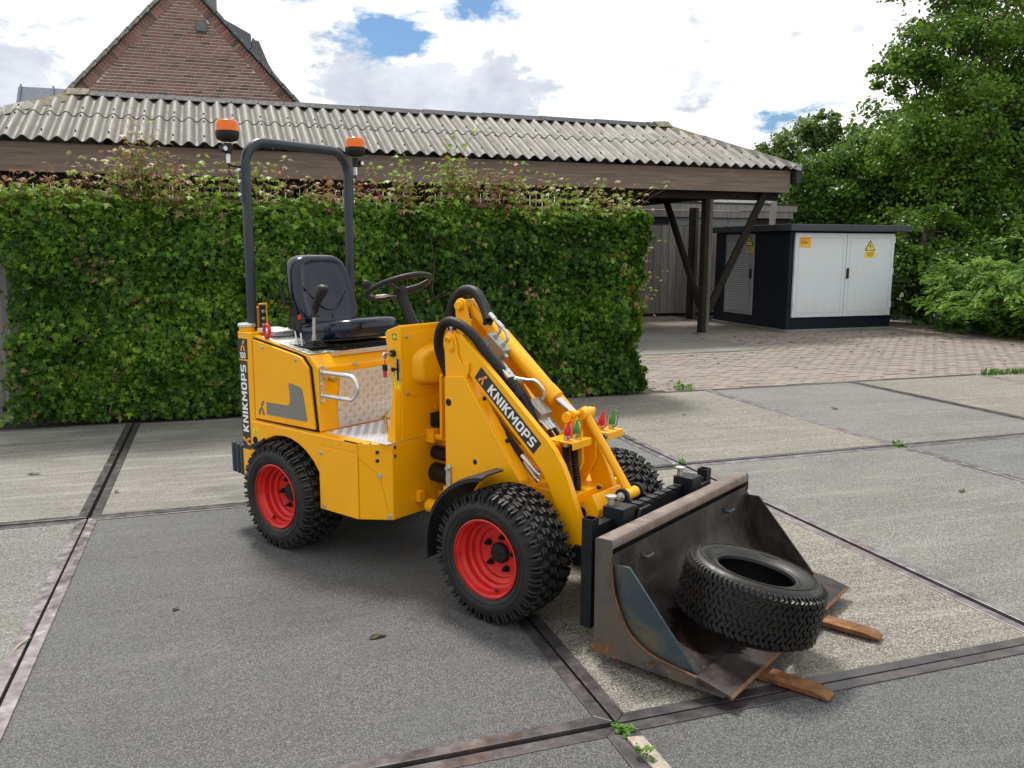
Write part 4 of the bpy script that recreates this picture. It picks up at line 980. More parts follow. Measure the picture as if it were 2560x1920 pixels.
for k in range(230):
    x = random.uniform(6.2,14.5); y = 8.15-abs(random.gauss(0,1.9))
    if y < 3.1 or (x < 9.2 and y > 6): continue
    a = random.uniform(0,3.1); l = random.uniform(.015,.05); c, s = math.cos(a)*l, math.sin(a)*l
    cr.add([(x-c,y-s,.004),(x+s*.5,y-c*.5,.016),(x+c,y+s,.006),(x-s*.5,y+c*.5,.010)],[(0,1,2,3)])
tag(cr.build('leaf_litter', litter_m, smooth=0),'scatter of small brown dead leaves on the brick paving before the cabinet','leaf litter',kind='stuff')
m = MB(); m.tube([(-.06,0,.012),(0,.006,.012),(.06,-.004,.012)],[.0015,.004,.0015],5); o = m.build('straw',pale_m); o.location = (-.02,-1.72,0); o.rotation_euler = (0,0,1.25); tag(o,'pale dry straw lying on the steel rim at lower left','straw')

# ================================================================== COMPACT WHEEL LOADER
LO, LRZ = (1.03,-.87,0), R_(-57.6)
loader = empty('wheel_loader', LO, LRZ, label='small yellow articulated wheel loader with red rims, open seat and dark roll bar', cat='wheel loader')
def lp(mb, name, mat, parent=None, **k): return mb.build(name, mat, parent or loader, **k)
def bolt(m, c, ax, r=.008, h=.006):
    m.new()
    c = Vector(c); d = {'-y': Vector((0,-1,0)),'x': Vector((1,0,0)),'z': Vector((0,0,1))}[ax]; m.cyl(c,c+d*h*.5,r*1.35,10); m.cyl(c+d*h*.5,c+d*h*1.4,r,6)

# ---- wheels
def tyre_mesh(R, W, Rr, N, seed=1):
    m = MB(); o = R-.285
    prof = [(.018,Rr-.006),(.004,Rr+.004),(-.006,.190+o),(-.013,.212+o),(-.014,.232+o),(-.006,.250+o),(.012,.263+o),(.04,.2705+o),(W/2,.274+o)]
    prof = prof+[(W-h,r) for h,r in reversed(prof[:-1])]
    m.lathe(prof,(0,0,0),'y',72)
    m.f = [f for f in m.f if len(f) == 4]; m.mi = [0]*len(m.f)
    for rr, hh in ((.222+o,-.0145),(.2+o,-.0105)):                       # moulded rings on the sidewall
        pts = [(rr*math.cos(a),hh,rr*math.sin(a)) for a in np.linspace(0,2*math.pi,73)]; m.tube(pts,.0018,5,cap=False)
    ang = R_(112)                                          # moulded size marking on the sidewall
    for c in '24x10.50-12':
        w_ = GLY[c][0]*.019; ang -= (w_+.004)/.203; q0 = Matrix.Translation((.203*math.cos(ang+w_/.406),-.0085,.203*math.sin(ang+w_/.406))) @ Matrix.Rotation(-(ang+w_/.406)+math.pi/2,4,'Y')
        for k_, poly in enumerate(GLY[c][1]):
            g_ = MB(); g_.prism([((a_-GLY[c][0]/2)*.019,(b_-.5)*.019) for a_,b_ in poly],'y',-.0042-.00005*k_,.004); g_.xform(q0); m.add(g_.v,g_.f,1)
    ro, ri = R+.007, .262+o
    def lug(a0, a1, y0, y1, ra0, ra1, rb, sk=0., taper=.004):
        """block over angles a0..a1 and widths y0..y1; outer radius ra0 at y0, ra1 at y1; sk skews y1 side in angle"""
        def P(a, y, r): return (r*math.cos(a), y, r*math.sin(a))
        t = taper/R
        vs = [P(a0,y0,rb),P(a1,y0,rb),P(a1+sk,y1,rb),P(a0+sk,y1,rb),P(a0+t,y0+.002,ra0),P(a1-t,y0+.002,ra0),P(a1+sk-t,y1-.002,ra1),P(a0+sk+t,y1-.002,ra1)]
        m.add(vs,[(3,2,1,0),(0,1,5,4),(1,2,6,5),(2,3,7,6),(3,0,4,7)]); m.f.append(tuple(len(m.v)-8+i for i in (4,5,6,7))); m.mi.append(1)
    p = 2*math.pi/N
    for k in range(N):
        for side in (0, 1):
            a = k*p+(p/2 if side else 0)
            def Y(y): return W-y if side else y
            def L(a0,a1,y0,y1,r0,r1,rb,sk=0.):
                if side: lug(a0+sk,a1+sk,W-y1,W-y0,r1,r0,rb,-sk)
                else: lug(a0,a1,y0,y1,r0,r1,rb,sk)
            # shoulder lug: two prongs joined by a bridge, reaching down the sidewall
            L(a,a+p*.29,-.010,.031,ro-.012,ro-.001,.240+o); L(a+p*.35,a+p*.64,-.010,.031,ro-.012,ro-.001,.240+o); L(a+p*.27,a+p*.37,.010,.0305,ro-.0065,ro-.002,.25+o)
            # intermediate chevron of two pieces
            L(a+p*.18,a+p*.76,.037,.053,ro,ro+.001,.258+o,p*.16); L(a+p*.34,a+p*.92,.0545,.070,ro,ro+.001,.258+o,-p*.16)
            # centre blocks
            L(a+p*.55,a+p*1.12,.077,.097,ro+.001,ro+.002,.262+o,p*.05); L(a+p*.50,a+p*1.02,.102,W/2-.002,ro+.002,ro+.002,.262+o,p*.05)
    return m
WR = .287
tyre_proto = None
def wheel(x, y, sgn, spin):
    """sgn +1: outer face towards -y (near side); -1 the far side"""
    global tyre_proto
    g = Matrix.Translation((x,y,WR)) @ Matrix.Rotation(0 if sgn > 0 else math.pi,4,'Z') @ Matrix.Rotation(spin,4,'Y')
    m = MB()
    prof = [(-.010,.168),(-.008,.174),(-.001,.172),(.004,.160),(.024,.154),(.032,.147),(.058,.1455),(.064,.134),(.082,.131),(.088,.112),(.101,.108),(.104,.10),(.106,.0),(.112,.0),(.112,.105),(.125,.15),(.21,.155),(.235,.170),(.235,.165),(.205,.148)]
    m.lathe(prof,(0,0,0),'y',56,cap=False); rim = lp(m,'wheel','red',smooth=28); rim.matrix_basis = g
    if tyre_proto is None: tyre_proto = t = tyre_mesh(.281,.245,.166,32).build('tyre',['tyre','tyre_top'],rim,smooth=30); t.location = (0,-.004,0)
    else: t = tyre_proto.copy(); COL.objects.link(t); t.parent = rim
    m = MB(); m.lathe([(.104,.046),(.090,.046),(.083,.041),(.081,.0)],(0,0,0),'y',28); m.cyl((.012,.081,0),(.012,.079,.0),.006,8); h = lp(m,'hub_cap','plastic',rim)
    for k in range(5):
        a = R_(72*k+20); c = (.074*math.cos(a),.104,.074*math.sin(a)); m = MB()
        m.cyl(c,(c[0],.098,c[2]),.0155,14); m.cyl((c[0],.098,c[2]),(c[0],.080,c[2]),.0105,6); m.cyl((c[0],.080,c[2]),(c[0],.072,c[2]),.006,8); lp(m,'wheel_nut','plastic',rim)
    m = MB(); m.cyl((.06,.028,-.133),(.075,.012,-.118),.006,8); lp(m,'valve','plastic',rim)
    return rim
wheel(1.461,.003,1,.2); wheel(0,.003,1,.9); wheel(1.461,1.10,-1,.4); wheel(0,1.04,-1,.1)

# ---- rear hull
YN, YF2 = .088, .955                                       # near and far side of the upper body
m = MB()
up = [(-.40,.655),(-.40,1.128),(-.27,1.122),(.115,1.06),(.205,1.045),(.272,.985),(.275,.655)]
m.prism(up,'y',YN+.006,YF2)
archn = arc((.025,.262),.352,172,4,14)
low = [(-.27,.655),(-.27,.40)]+[(x,z) for x,z in arc((.02,.26),.345,158,2,14)]+[(.392,.268),(.605,.268),(.605,.655)]
for y0, y1 in ((.052,.27),(.77,.985)): m.prism(low,'y',y0,y1)
m.prism([(-.40,.40),(-.40,.654),(.60,.654),(.60,.30),(.3,.30),(-.2,.40)],'y',.272,.768)
body = lp(m,'body','yellow',bevel=.008,seg=2)
m = MB(); m.prism([(.606,.052),(.745,.150),(.745,.88),(.606,.985)],'z',.27,.654); m.prism([(.745,.50),(.80,.52),(.80,.60),(.745,.62)],'z',.30,.42)
lp(m,'front_hull','yellow',bevel=.006)
m = MB()                                                   # rounded rear corner columns
for y0, y1 in ((.076,.30),(.74,.968)):
    pl_ = [(-.27,y0+.004),(-.30,y0),(-.385,y0),(-.41,y0+.012),(-.428,y0+.045),(-.43,y1),(-.27,y1)] if y0 < .5 else [(-.27,y0),(-.43,y0),(-.428,y1-.045),(-.41,y1-.012),(-.385,y1),(-.30,y1),(-.27,y1-.004)]
    m.prism(pl_,'z',.262,1.135)
m.box((-.429,.30,.30),(-.40,.74,1.13)); lp(m,'rear_column','yellow',bevel=.006)
# engine cover with its dark seal, mesh and cut logo
cov = [(-.258,.664),(-.256,1.100),(.118,1.044),(.160,1.034),(.212,.985),(.252,.668)]
m = MB(); m.prism([(-.262,.655),(-.262,1.108),(.122,1.053),(.168,1.043),(.225,.988),(.267,.656)],'y',YN-.001,YN+.03); lp(m,'door_seal','dark')
m = MB(); m.prism(cov,'y',YN-.014,YN+.01); cover = lp(m,'engine_cover','yellow',bevel=.006)
m = MB(); gp = [(-.148,.768),(.020,.769),(.045,.775),(.058,.792),(.060,.81),(.051,.885),(.060,.893),(.150,.878),(.163,.865),(.195,.715),(.188,.704),(-.143,.700),(-.148,.705)]
m.prism([(x,z+.0) for x,z in gp],'y',YN-.0165,YN-.0145); lp(m,'cover_grille','grille',cover,smooth=0)
def klogo(org, ux, uy, s, mat, parent, name='logo'):
    """arrow-like K mark: two slanted bars and a kicked leg"""
    f = frame_mtx(org,ux,uy); m = MB()
    for poly in ([(-.30,-.50),(-.10,-.50),(-.10,-.24),(.14,.06),(-.06,.06),(-.30,-.22)], [(-.02,.12),(.18,.12),(.32,.36),(.32,.50),(.14,.50),(-.02,.24)], [(-.06,-.02),(.10,-.20),(.16,-.50),(.36,-.50),(.30,-.20),(.16,.0)][::-1]):
        m.prism([(a*s,b*s) for a,b in poly],'z',0,.0009)
    m.xform(f); return lp(m,name,mat,parent,smooth=0)
klogo((-.198,YN-.0146,.731),(1,0,.0),(0,0,1),.078,'grille',cover,'cut_logo')
m = MB()
for c in ((-.17,YN-.014,1.062),(.112,YN-.014,1.018)): bolt(m,c,'-y',.007)
lp(m,'cover_screw','zinc',cover)
# decals on the rear column
def decal(x0, x1, z0, z1, y, name): 
    m = MB(); m.box((x0,y-.0012,z0),(x1,y,z1)); return lp(m,name,'decal_black',smooth=0)
DY = .0758
d1 = decal(-.394,-.306,.985,1.098,DY,'number_decal'); klogo((-.350,DY-.0013,1.06),(1,0,0),(0,0,1),.062,'decal_orange',d1)
text_obj('100',.052,.032,'decal_white','lettering',d1,frame_mtx((-.350,DY-.0018,1.006),(1,0,0),(0,0,1)))
d2 = decal(-.388,-.312,.478,.976,DY,'name_decal')
text_obj('KNIKMOPS',.375,.050,'decal_white','lettering',d2,frame_mtx((-.350,DY-.0018,.765),(0,0,1),(-1,0,0)))
klogo((-.350,DY-.0013,.523),(0,0,1),(-1,0,0),.07,'decal_orange',d2)
m = MB(); m.box((-.245,.0505,.575),(-.205,.0518,.615)); wt = lp(m,'warning_sticker','decal_yellow')
m = MB(); m.tube([(-.238,.050,.582),(-.225,.050,.607),(-.212,.050,.582),(-.238,.050,.582)],.0012,4); lp(m,'triangle_mark','decal_black',wt,smooth=0)
m = MB(); m.cyl((-.235,.10,.548),(-.235,.0505,.548),.022,16); lp(m,'hull_hole','dark')
m = MB(); m.tube(bez([(-.35,.16,.50),(-.28,.07,.505),(-.20,.04,.525),(-.14,.05,.56)],14),.017,10); lp(m,'exhaust_hose','hose')
# step edge tread, cover plate seam and its bolts
m = MB(); m.box((.322,.0495,.605),(.600,.0525,.650)); tp = lp(m,'step_tread','yellow',bevel=.001)
m = MB()
for k in range(7):
    for q in range(2):
        x = .345+k*.038+(.019 if q else 0); z = .618+q*.019; m.box((x-.011,.0475,z-.0035),(x+.011,.0497,z+.0035),rot=(0,R_(42 if (k+q)%2 else -42),0))
tag(lp(m,'tread_ribs','yellow',tp,bevel=.0015,seg=1),kind='stuff')
m = MB(); m.box((.312,.0485,.272),(.6045,.0522,.596)); lp(m,'side_cover_plate','yellow',bevel=.0015)
m = MB()
for c in ((.325,.0485,.565),(.345,.0485,.29)): bolt(m,c,'-y',.008)
nx = Vector((-.1,.139,0)); 
def cham(t, z, off=0.): # point on the chamfered face between side and front
    p = Vector((.606,.052,0)).lerp(Vector((.745,.150,0)),t); n = Vector((.098,-.139,0)).normalized(); return (p.x+n.x*off,p.y+n.y*off,z)
for (t,z) in ((.62,.495),(.88,.29)):
    p = Vector(cham(t,z)); n = Vector((.098,-.139,0)).normalized(); m.new(); m.cyl(p,p+n*.004,.012,12); m.cyl(p+n*.004,p+n*.011,.008,6)
lp(m,'plate_bolt','zinc')
m = MB()
for (t,z) in ((.56,.612),(.56,.570)):
    p = Vector(cham(t,z)); n = Vector((.098,-.139,0)).normalized(); tx = Vector((0,0,1)); m.tube([p-tx*.007+n*.0005,p+tx*.007+n*.0005],.008,10); 
for (y,z) in ((.165,.635),(.165,.592)): m.tube([(.7455,y,z-.008),(.7455,y,z+.008)],.006,8)
lp(m,'slot_hole','dark')
m = MB(); m.add([cham(0,.58,.001),cham(.62,.497,.001),cham(.88,.29,.001),cham(.877,.289,.001),cham(.615,.4965,.001),cham(0,.5788,.001)],[(0,1,4,5),(1,2,3,4)]); lp(m,'plate_seam','dark',smooth=0)
# chipped paint along the step edge
m = MB(); random.seed(9)
for k in range(22):
    t = random.uniform(-1.2,.5); x = .606+t*.14 if t > 0 else .606+t*.08; l = random.uniform(.003,.013)
    if t > 0: p = Vector(cham(min(.95,t),.6545)); m.box((p.x-l,p.y-.001,.6535),(p.x+l*.3,p.y+l*.5,.6551))
    else: m.box((x-l,.0512,.648-random.random()*.006),(x+l,.056,.6552))
tag(lp(m,'paint_chips','dark',smooth=0),kind='stuff')
m = MB(); m.prism([(.30,.33),(.345,.33),(.345,.38),(.33,.39),(.30,.385)],'x',.746,.775); lp(m,'tow_lug','yellow',bevel=.004)
# aluminium checker plates of the foot well, pattern of raised bars
def checker(poly_f, u0, u1, v0, v1, inside, f, name):
    m = MB(); poly_f(m); du = .031; r = 0
    nu, nv = int((u1-u0)/du), int((v1-v0)/du)
    for i in range(nu):
        for j in range(nv):
            cu, cv = u0+(i+.5)*du, v0+(j+.5)*du; a = R_(45 if (i+j) % 2 else -45); ca, sa = math.cos(a), math.sin(a)
            if not inside(cu,cv): continue
            for k in range(-2,3):
                ou, ov = cu-sa*k*.0052, cv+ca*k*.0052; L = .0125; w = .0017
                vs = [f(ou+ca*s*L-sa*t*w, ov+sa*s*L+ca*t*w, 0) for s,t in ((-1,0),(0,-1),(1,0),(0,1))]+[f(ou-ca*L*.5,ov-sa*L*.5,.0020),f(ou+ca*L*.5,ov+sa*L*.5,.0020)]
                m.add(vs,[(0,1,4),(1,2,5,4),(2,3,5),(3,0,4,5)])
    return lp(m,name,'alu',smooth=0,bevel=0)
wall_poly = [(.256,.955),(.232,.948),(.206,.77),(.214,.662),(.85,.662),(.85,.958)]
def in_wall(u,v): return u > .222+max(0,(v-.86))*.28 and v > .675 and v < .94 and u > .235
checker(lambda m: m.prism(wall_poly,'x',.2755,.2785), .215,.60,.665,.955, in_wall, lambda u,v,h:(.2786+h,u,v),'checker_plate')
checker(lambda m: m.box((.29,.115,.6545),(.745,.86,.658)), .295,.74,.12,.55, lambda u,v: True, lambda u,v,h:(u,v,.6581+h),'floor_plate')
m = MB()
for (y,z) in ((.290,.945),(.545,.945),(.222,.758),(.325,.985),(.345,.985)): bolt(m,(.279,y,z),'x',.007)
lp(m,'plate_screw','zinc')
m = MB(); m.cyl((.55,.30,.66),(.52,.315,.735),.009,8); m.xform(Matrix.Identity(4)); ped = lp(m,'pedal_arm','brass')
m = MB(); m.cyl((0,0,-.004),(0,0,.004),.034,20); m.xform(Matrix.Translation((.512,.318,.742)) @ Euler((R_(20),R_(-52),0)).to_matrix().to_4x4()); lp(m,'pedal','brass',ped)
# grab handle bending forward beside the foot well
m = MB(); m.box((.2765,.098,.805),(.2835,.128,.998)); gh = lp(m,'grab_handle','zinc',bevel=.004)
m = MB(); za, zb_ = .966, .846; rr = (za-zb_)/2
pth = [(.284,.112,za),(.30,.112,za),(.49,.112,za)]+[(.49+rr*1.0*math.cos(R_(a)),.112,(za+zb_)/2+rr*math.sin(R_(a))) for a in range(75,-90,-15)]+[(.49,.112,zb_),(.30,.112,zb_),(.284,.112,zb_)]
m.tube(pth,.0115,14); lp(m,'handle_tube','zinc',gh)
m = MB()
for z in (.975,.905,.83): bolt(m,(.2835,.106,z-.012 if z<.9 else z),'x',.007)
for z in (za,zb_): m.new().cyl((.2835,.112,z),(.290,.112,z),.017,12)
lp(m,'handle_bolt','zinc',gh)
m = MB(); m.cyl((.279,.16,.925),(.315,.16,.925),.011,10); m.cyl((.315,.16,.925),(.325,.16,.925),.016,10); lp(m,'plug','brass')

# ---- top deck: filler cap, tank cover, console plate, levers
m = MB(); m.cyl((-.375,.125,1.135),(-.375,.125,1.160),.042,24); m2 = MB(); fc = lp(m,'filler_neck','yellow',bevel=.003)
m2.lathe([(1.160,.050),(1.172,.050),(1.178,.044),(1.180,0)],(-.375,.125,0),'z',28); lp(m2,'filler_cap','zinc',fc)
m = MB(); m.box((-.29,.13,1.126),(-.13,.27,1.150),rot=(0,R_(4),0)); lp(m,'tank_cover','zinc',bevel=.004)
m = MB(); ring = [(-.155+.024*math.cos(a),.098,1.150+.032*math.sin(a)) for a in np.linspace(0,2*math.pi,21)]; m.tube(ring,.009,8,cap=False); m.box((-.172,.094,1.108),(-.138,.104,1.126)); lp(m,'lifting_eye','coupler_red',smooth=60)
SL_ = math.atan2(1.122-1.06,.385); R4 = Matrix.Translation((-.27,0,1.122)) @ Matrix.Rotation(SL_,4,'Y')
m = MB(); m.box((.06,.105,.001),(.24,.30,.003)); m.xform(R4); lp(m,'instruction_sticker','decal_white',smooth=0)
m = MB(); m.box((.22,.098,.002),(.475,.30,.007)); m.xform(R4); cpl = lp(m,'console_plate','zinc',bevel=.002)
m = MB(); m.box((.285,.135,.0075),(.315,.18,.009)); m.box((.325,.135,.0075),(.355,.18,.009)); m.xform(R4); lp(m,'lever_slot','dark',cpl,smooth=0)
for x, tilt in ((.300,-.30),(.340,-.22)):
    m = MB(); m.tube([(x,.158,.004),(x+.11*tilt,.158,.085)],.005,8); m.xform(R4); lv = lp(m,'lever','zinc')
    m = MB(); m.tube([(x+.10*tilt,.158,.078),(x+.18*tilt,.158,.135),(x+.20*tilt,.158,.145)],[.008,.010,.007],10); m.xform(R4); lp(m,'lever_grip','plastic',lv)
jx, jy = .105, .205
m = MB(); b0 = 1.083
for k in range(4): m.box((jx-.052+.008*k,jy-.052+.008*k,b0-.008+.009*k),(jx+.052-.008*k,jy+.052-.008*k,b0-.001+.009*k))
jb = lp(m,'joystick_boot','rubber',bevel=.003)
m = MB(); m.tube([(jx,jy,b0+.02),(jx+.002,jy,b0+.05)],.012,10); m.tube([(jx+.002,jy,b0+.04),(jx+.006,jy,b0+.155)],.0085,10); js = lp(m,'joystick','zinc',jb)
m = MB()
def ell_ring(c, rx, ry, tilt, n=14): return [(c[0]+rx*math.cos(a)*math.cos(tilt), c[1]+ry*math.sin(a), c[2]-rx*math.cos(a)*math.sin(tilt)) for a in [2*math.pi*k/n for k in range(n)]]
m.loft([ell_ring((jx+.006,jy,b0+.150),.034,.034,0),ell_ring((jx+.006,jy,b0+.160),.035,.035,0),ell_ring((jx+.008,jy,b0+.170),.020,.020,0),ell_ring((jx+.02,jy,b0+.20),.021,.020,.3),ell_ring((jx+.045,jy,b0+.245),.024,.021,.45),ell_ring((jx+.070,jy,b0+.278),.034,.025,.5),ell_ring((jx+.088,jy,b0+.302),.036,.027,.4),ell_ring((jx+.098,jy,b0+.314),.022,.018,.35)])
lp(m,'joystick_grip','plastic',jb,smooth=70)

# ---- seat
def sq_ring(c, a, bb, e=3.2, n=28, f=lambda u,v:(0,u,v)):
    out = []
    for k in range(n):
        t = 2*math.pi*k/n; ct, st = math.cos(t), math.sin(t); u = a*abs(ct)**(2/e)*(1 if ct>=0 else -1); v = bb*abs(st)**(2/e)*(1 if st>=0 else -1)
        p = f(u,v); out.append((c[0]+p[0],c[1]+p[1],c[2]+p[2]))
    return out
SY = .49
m = MB(); m.box((-.22,SY-.19,1.060),(.18,SY+.19,1.088)); seat = lp(m,'seat','plastic',bevel=.01)
m = MB(); F_ = lambda u,v:(u,v,0)                       # cushion: stacked rounded outlines, dished on top
rings = [sq_ring((0.018,SY,1.085),0.233,0.205,4,36,F_),sq_ring((0.022,SY,1.092),0.246,0.217,4,36,F_),sq_ring((0.026,SY,1.135),0.254,0.224,4.2,36,F_),sq_ring((0.024,SY,1.172),0.250,0.221,4.2,36,F_),sq_ring((0.022,SY,1.190),0.236,0.208,4,36,F_),sq_ring((.0,SY,1.198),.185,.160,3.8,36,F_),sq_ring((-.004,SY,1.186),.13,.105,3.4,36,F_),sq_ring((-.01,SY,1.180),.05,.05,2.6,36,F_)]
rings = [[(x,y,z+.022*max(0,(x-.02))/.2-.02*max(0,-x)/.2) for x,y,z in r] for r in rings]
m.loft(rings); lp(m,'cushion','vinyl',seat,smooth=80)
m = MB(); pp = [(x,y,z-.002) for x,y,z in rings[1]]; m.tube(pp+[pp[0]],.005,6,cap=False); lp(m,'cushion_piping','plastic',seat,smooth=80)
# backrest: outline in (y,z), thickness in x, leaning back
def back_pt(u, v, d):
    """u across, v up the back (0..1), d forward thickness"""
    lean = -.115-.115*v; return (lean+d, SY+u, 1.165+.385*v)
def back_w(v): return .205*(1-.17*max(0,(v-.35)/.65)**1.5)
m = MB(); outl = []
npts = 44
for k in range(npts):
    t = 2*math.pi*k/npts; ct, st = math.cos(t), math.sin(t); e = 5.2
    v = .5+.5*abs(st)**(2/e)*(1 if st>=0 else -1); u = abs(ct)**(2/e)*(1 if ct>=0 else -1)*back_w(v); outl.append((u,v))
def bring(s, d): return [back_pt(u*s, .5+(v-.5)*s, d) for u,v in outl]
m.loft([bring(.90,-.055),bring(.97,-.05),bring(1.0,-.03),bring(1.0,.012),bring(.975,.036),bring(.93,.050),bring(.84,.052),bring(.80,.044),bring(.70,.047),bring(.45,.040),bring(.15,.036)])
lp(m,'backrest','vinyl',seat,smooth=60)
m = MB()                                                   # pressed seams on the backrest
for pts in ([(-.160,.56),(-.145,.50),(-.09,.34),(-.045,.24),(0,.215),(.045,.24),(.09,.34),(.145,.50),(.160,.56)],[(-.15,.86),(-.11,.885),(-.03,.90)],[(.15,.86),(.11,.885),(.03,.90)],[(0,.18),(0,.04)]):
    m.tube(bez([back_pt(u,v,.0465 if abs(v-.5)<.45 and abs(u)<.17 else .05) for u,v in pts],20),.0035,6)
lp(m,'backrest_seam','vinyl',seat,smooth=80)
m = MB(); m.loft([bring(.86,-.075),bring(.93,-.06),bring(.95,-.050)]); lp(m,'back_shell','plastic',seat,smooth=50)
m = MB()
for s in (-1,1): m.new().prism([(-.22,1.05),(-.13,1.07),(-.11,1.15),(-.15,1.30),(-.19,1.30),(-.21,1.18)],'y',SY+s*.205-.008,SY+s*.205+.008)
lp(m,'side_bracket','plastic',seat,bevel=.005)
m = MB(); m.tube([(-.195,SY-.236,1.27),(-.215,SY-.238,1.34)],[.012,.014],10); m.tube([(-.215,SY-.238,1.33),(-.235,SY-.238,1.40)],[.009,.012],10); lp(m,'recline_lever','plastic',seat,smooth=60)
m = MB(); m.box((-.085,SY-.245,1.175),(-.045,SY-.225,1.235),rot=(0,R_(-25),0)); bk = lp(m,'belt_buckle','plastic',seat,bevel=.004)
m = MB(); m.box((-.075,SY-.247,1.205),(-.052,SY-.24,1.232),rot=(0,R_(-25),0)); lp(m,'buckle_button','coupler_red',bk)
m = MB(); m.box((-.20,.225,1.030),(.235,.262,1.060)); m.box((-.20,.72,1.030),(.235,.757,1.060)); m.box((.205,.262,1.032),(.235,.72,1.058)); lp(m,'seat_rail','zinc',bevel=.003)
m = MB(); m.cyl((.235,.30,1.068),(.255,.30,1.068),.010,10); m.box((.05,.24,1.06),(.20,.70,1.068)); lp(m,'slide_lever','plastic')

# ---- dash console
m = MB(); m.prism([(.640,1.180),(.655,1.196),(.740,1.224),(.747,1.218),(.747,.655),(.690,.655),(.684,.90)],'y',.213,.835)
m.prism([(.684,.655),(.744,.655),(.744,.90),(.735,.915)],'y',.170,.213)
dash = lp(m,'dash_console','yellow',bevel=.010,seg=3)
m = MB(); m.loft([sq_ring((.7475,.53,1.03),.295,.162,8,48),sq_ring((.7505,.53,1.03),.295,.162,8,48),sq_ring((.7515,.53,1.03),.289,.156,8,48)]); pn = lp(m,'front_panel','yellow',dash,smooth=30)
m = MB()
def bump_ring(d, s):
    o = []
    for k in range(40):
        t = 2*math.pi*k/40; ct, st = math.cos(t), math.sin(t); e = 4.5
        u = .225*s*abs(ct)**(2/e)*(1 if ct>=0 else -1); v = abs(st)**(2/e)*(1 if st>=0 else -1)
        v = v*(.105 if v > 0 else .098)*s; 
        if v > 0: v *= 1-.28*(u/.225)**2
        o.append((.7515+d,.52+u,1.017+v))
    return o
m.loft([bump_ring(0,1.05),bump_ring(.012,1.0),bump_ring(.032,.955),bump_ring(.044,.90),bump_ring(.048,.80),bump_ring(.046,.4)]); lp(m,'panel_bulge','yellow',pn,smooth=60)
m = MB()
for (y,z) in ((.250,1.168),(.250,.888),(.80,1.168)): bolt(m,(.7515,y,z),'x',.007)
bolt(m,(.73,.213,.878),'-y',.006); lp(m,'panel_screw','zinc',dash)
m = MB(); m.cyl((.700,.213,1.087),(.700,.196,1.087),.017,18); ig = lp(m,'ignition_switch','plastic',dash,bevel=.002)
m = MB(); m.box((.693,.165,1.083),(.706,.196,1.091)); m.cyl((.69,.16,1.08),(.70,.16,1.08),.014,12); lp(m,'key','zinc',ig)
m = MB(); m.tube([(.695,.165,1.075),(.69,.162,1.05),(.688,.165,1.035)],.0018,5); m.box((.677,.158,1.005),(.700,.17,1.035)); lp(m,'key_strap','plastic',ig)
m = MB(); m.box((.679,.1585,.972),(.699,.1695,1.005)); lp(m,'key_tag','coupler_red',ig,bevel=.003)
m = MB(); m.box((.722,.2105,.955),(.740,.213,1.06)); th = lp(m,'throttle_slot','dark',dash)
m = MB(); m.box((.719,.2085,.950),(.7235,.2118,1.064)); m.box((.738,.2085,.950),(.7425,.2118,1.064)); lp(m,'slot_frame','zinc',th)
m = MB(); m.tube([(.73,.213,1.01),(.725,.185,1.012)],.005,8); m.cyl((.725,.19,1.012),(.724,.178,1.012),.010,10); lp(m,'throttle_knob','plastic',th)
m = MB(); m.add([(.688,.2115,1.003),(.716,.2115,1.003),(.739,.2115,.918),(.709,.2115,.918)],[(0,1,2,3)]); ys = lp(m,'yellow_label',simple('fluorescent_label',(.80,.80,.03),.5),dash,smooth=0)
m = MB()
for k in range(9):
    z = .994-.0085*k; x = .694+.0026*k; m.box((x,.2105,z-.0016-(.001 if k==0 else 0)),(x+.019-.004*(k%3),.2113,z+.0012))
lp(m,'print_lines','decal_black',ys,smooth=0)
m = MB(); m.cyl((.708,.213,1.168),(.708,.2112,1.168),.016,20); rs = lp(m,'round_sticker',simple('green_yellow_sticker',(.55,.60,.05),.5),dash,smooth=40)
m = MB(); ring = [(.708+.014*math.cos(a),.2108,1.168+.014*math.sin(a)) for a in np.linspace(.2,math.pi-.2,12)]; m.tube(ring,.0022,5); ring = [(.708+.014*math.cos(a),.2108,1.168+.014*math.sin(a)) for a in np.linspace(math.pi+.3,2*math.pi-.3,12)]; m.tube(ring,.0022,5); lp(m,'sticker_ring','decal_black',rs,smooth=0)
# steering column and wheel
SC = Vector((.452,.50,1.372)); sn = Vector((-.42,.0,1)).normalized()
m = MB(); m.tube([(.60,.50,1.12),SC-sn*.05,SC-sn*.02],[.030,.028,.032],16); lp(m,'steering_column','plastic',smooth=50)
sx = Vector((0,1,0)); sy = sn.cross(sx).normalized()
m = MB(); RWH = .172
m.tube([SC+sn*.02+sx*(RWH*math.cos(a))+sy*(RWH*math.sin(a)) for a in np.linspace(0,2*math.pi,49)],.0145,10,cap=False)
st_ = lp(m,'steering_wheel','plastic',smooth=80)
m = MB()
for a in (90,210,330):
    d = sx*math.cos(R_(a))+sy*math.sin(R_(a)); m.new().tube([SC+d*.03-sn*.004,SC+d*.10+sn*.002,SC+d*RWH+sn*.02],[.013,.010,.009],8)
lp(m,'spoke','plastic',st_,smooth=50)
m = MB(); m.cyl(SC-sn*.025,SC+sn*.014,.036,20); lp(m,'wheel_hub','plastic',st_,smooth=50)
d = sx*math.cos(R_(160))+sy*math.sin(R_(160)); kp_ = SC+sn*.02+d*RWH
m = MB(); m.tube([kp_,kp_+sn*.02,kp_+sn*.035,kp_+sn*.055,kp_+sn*.062],[.010,.010,.022,.020,.006],14); lp(m,'spinner_knob','plastic',st_,smooth=60)
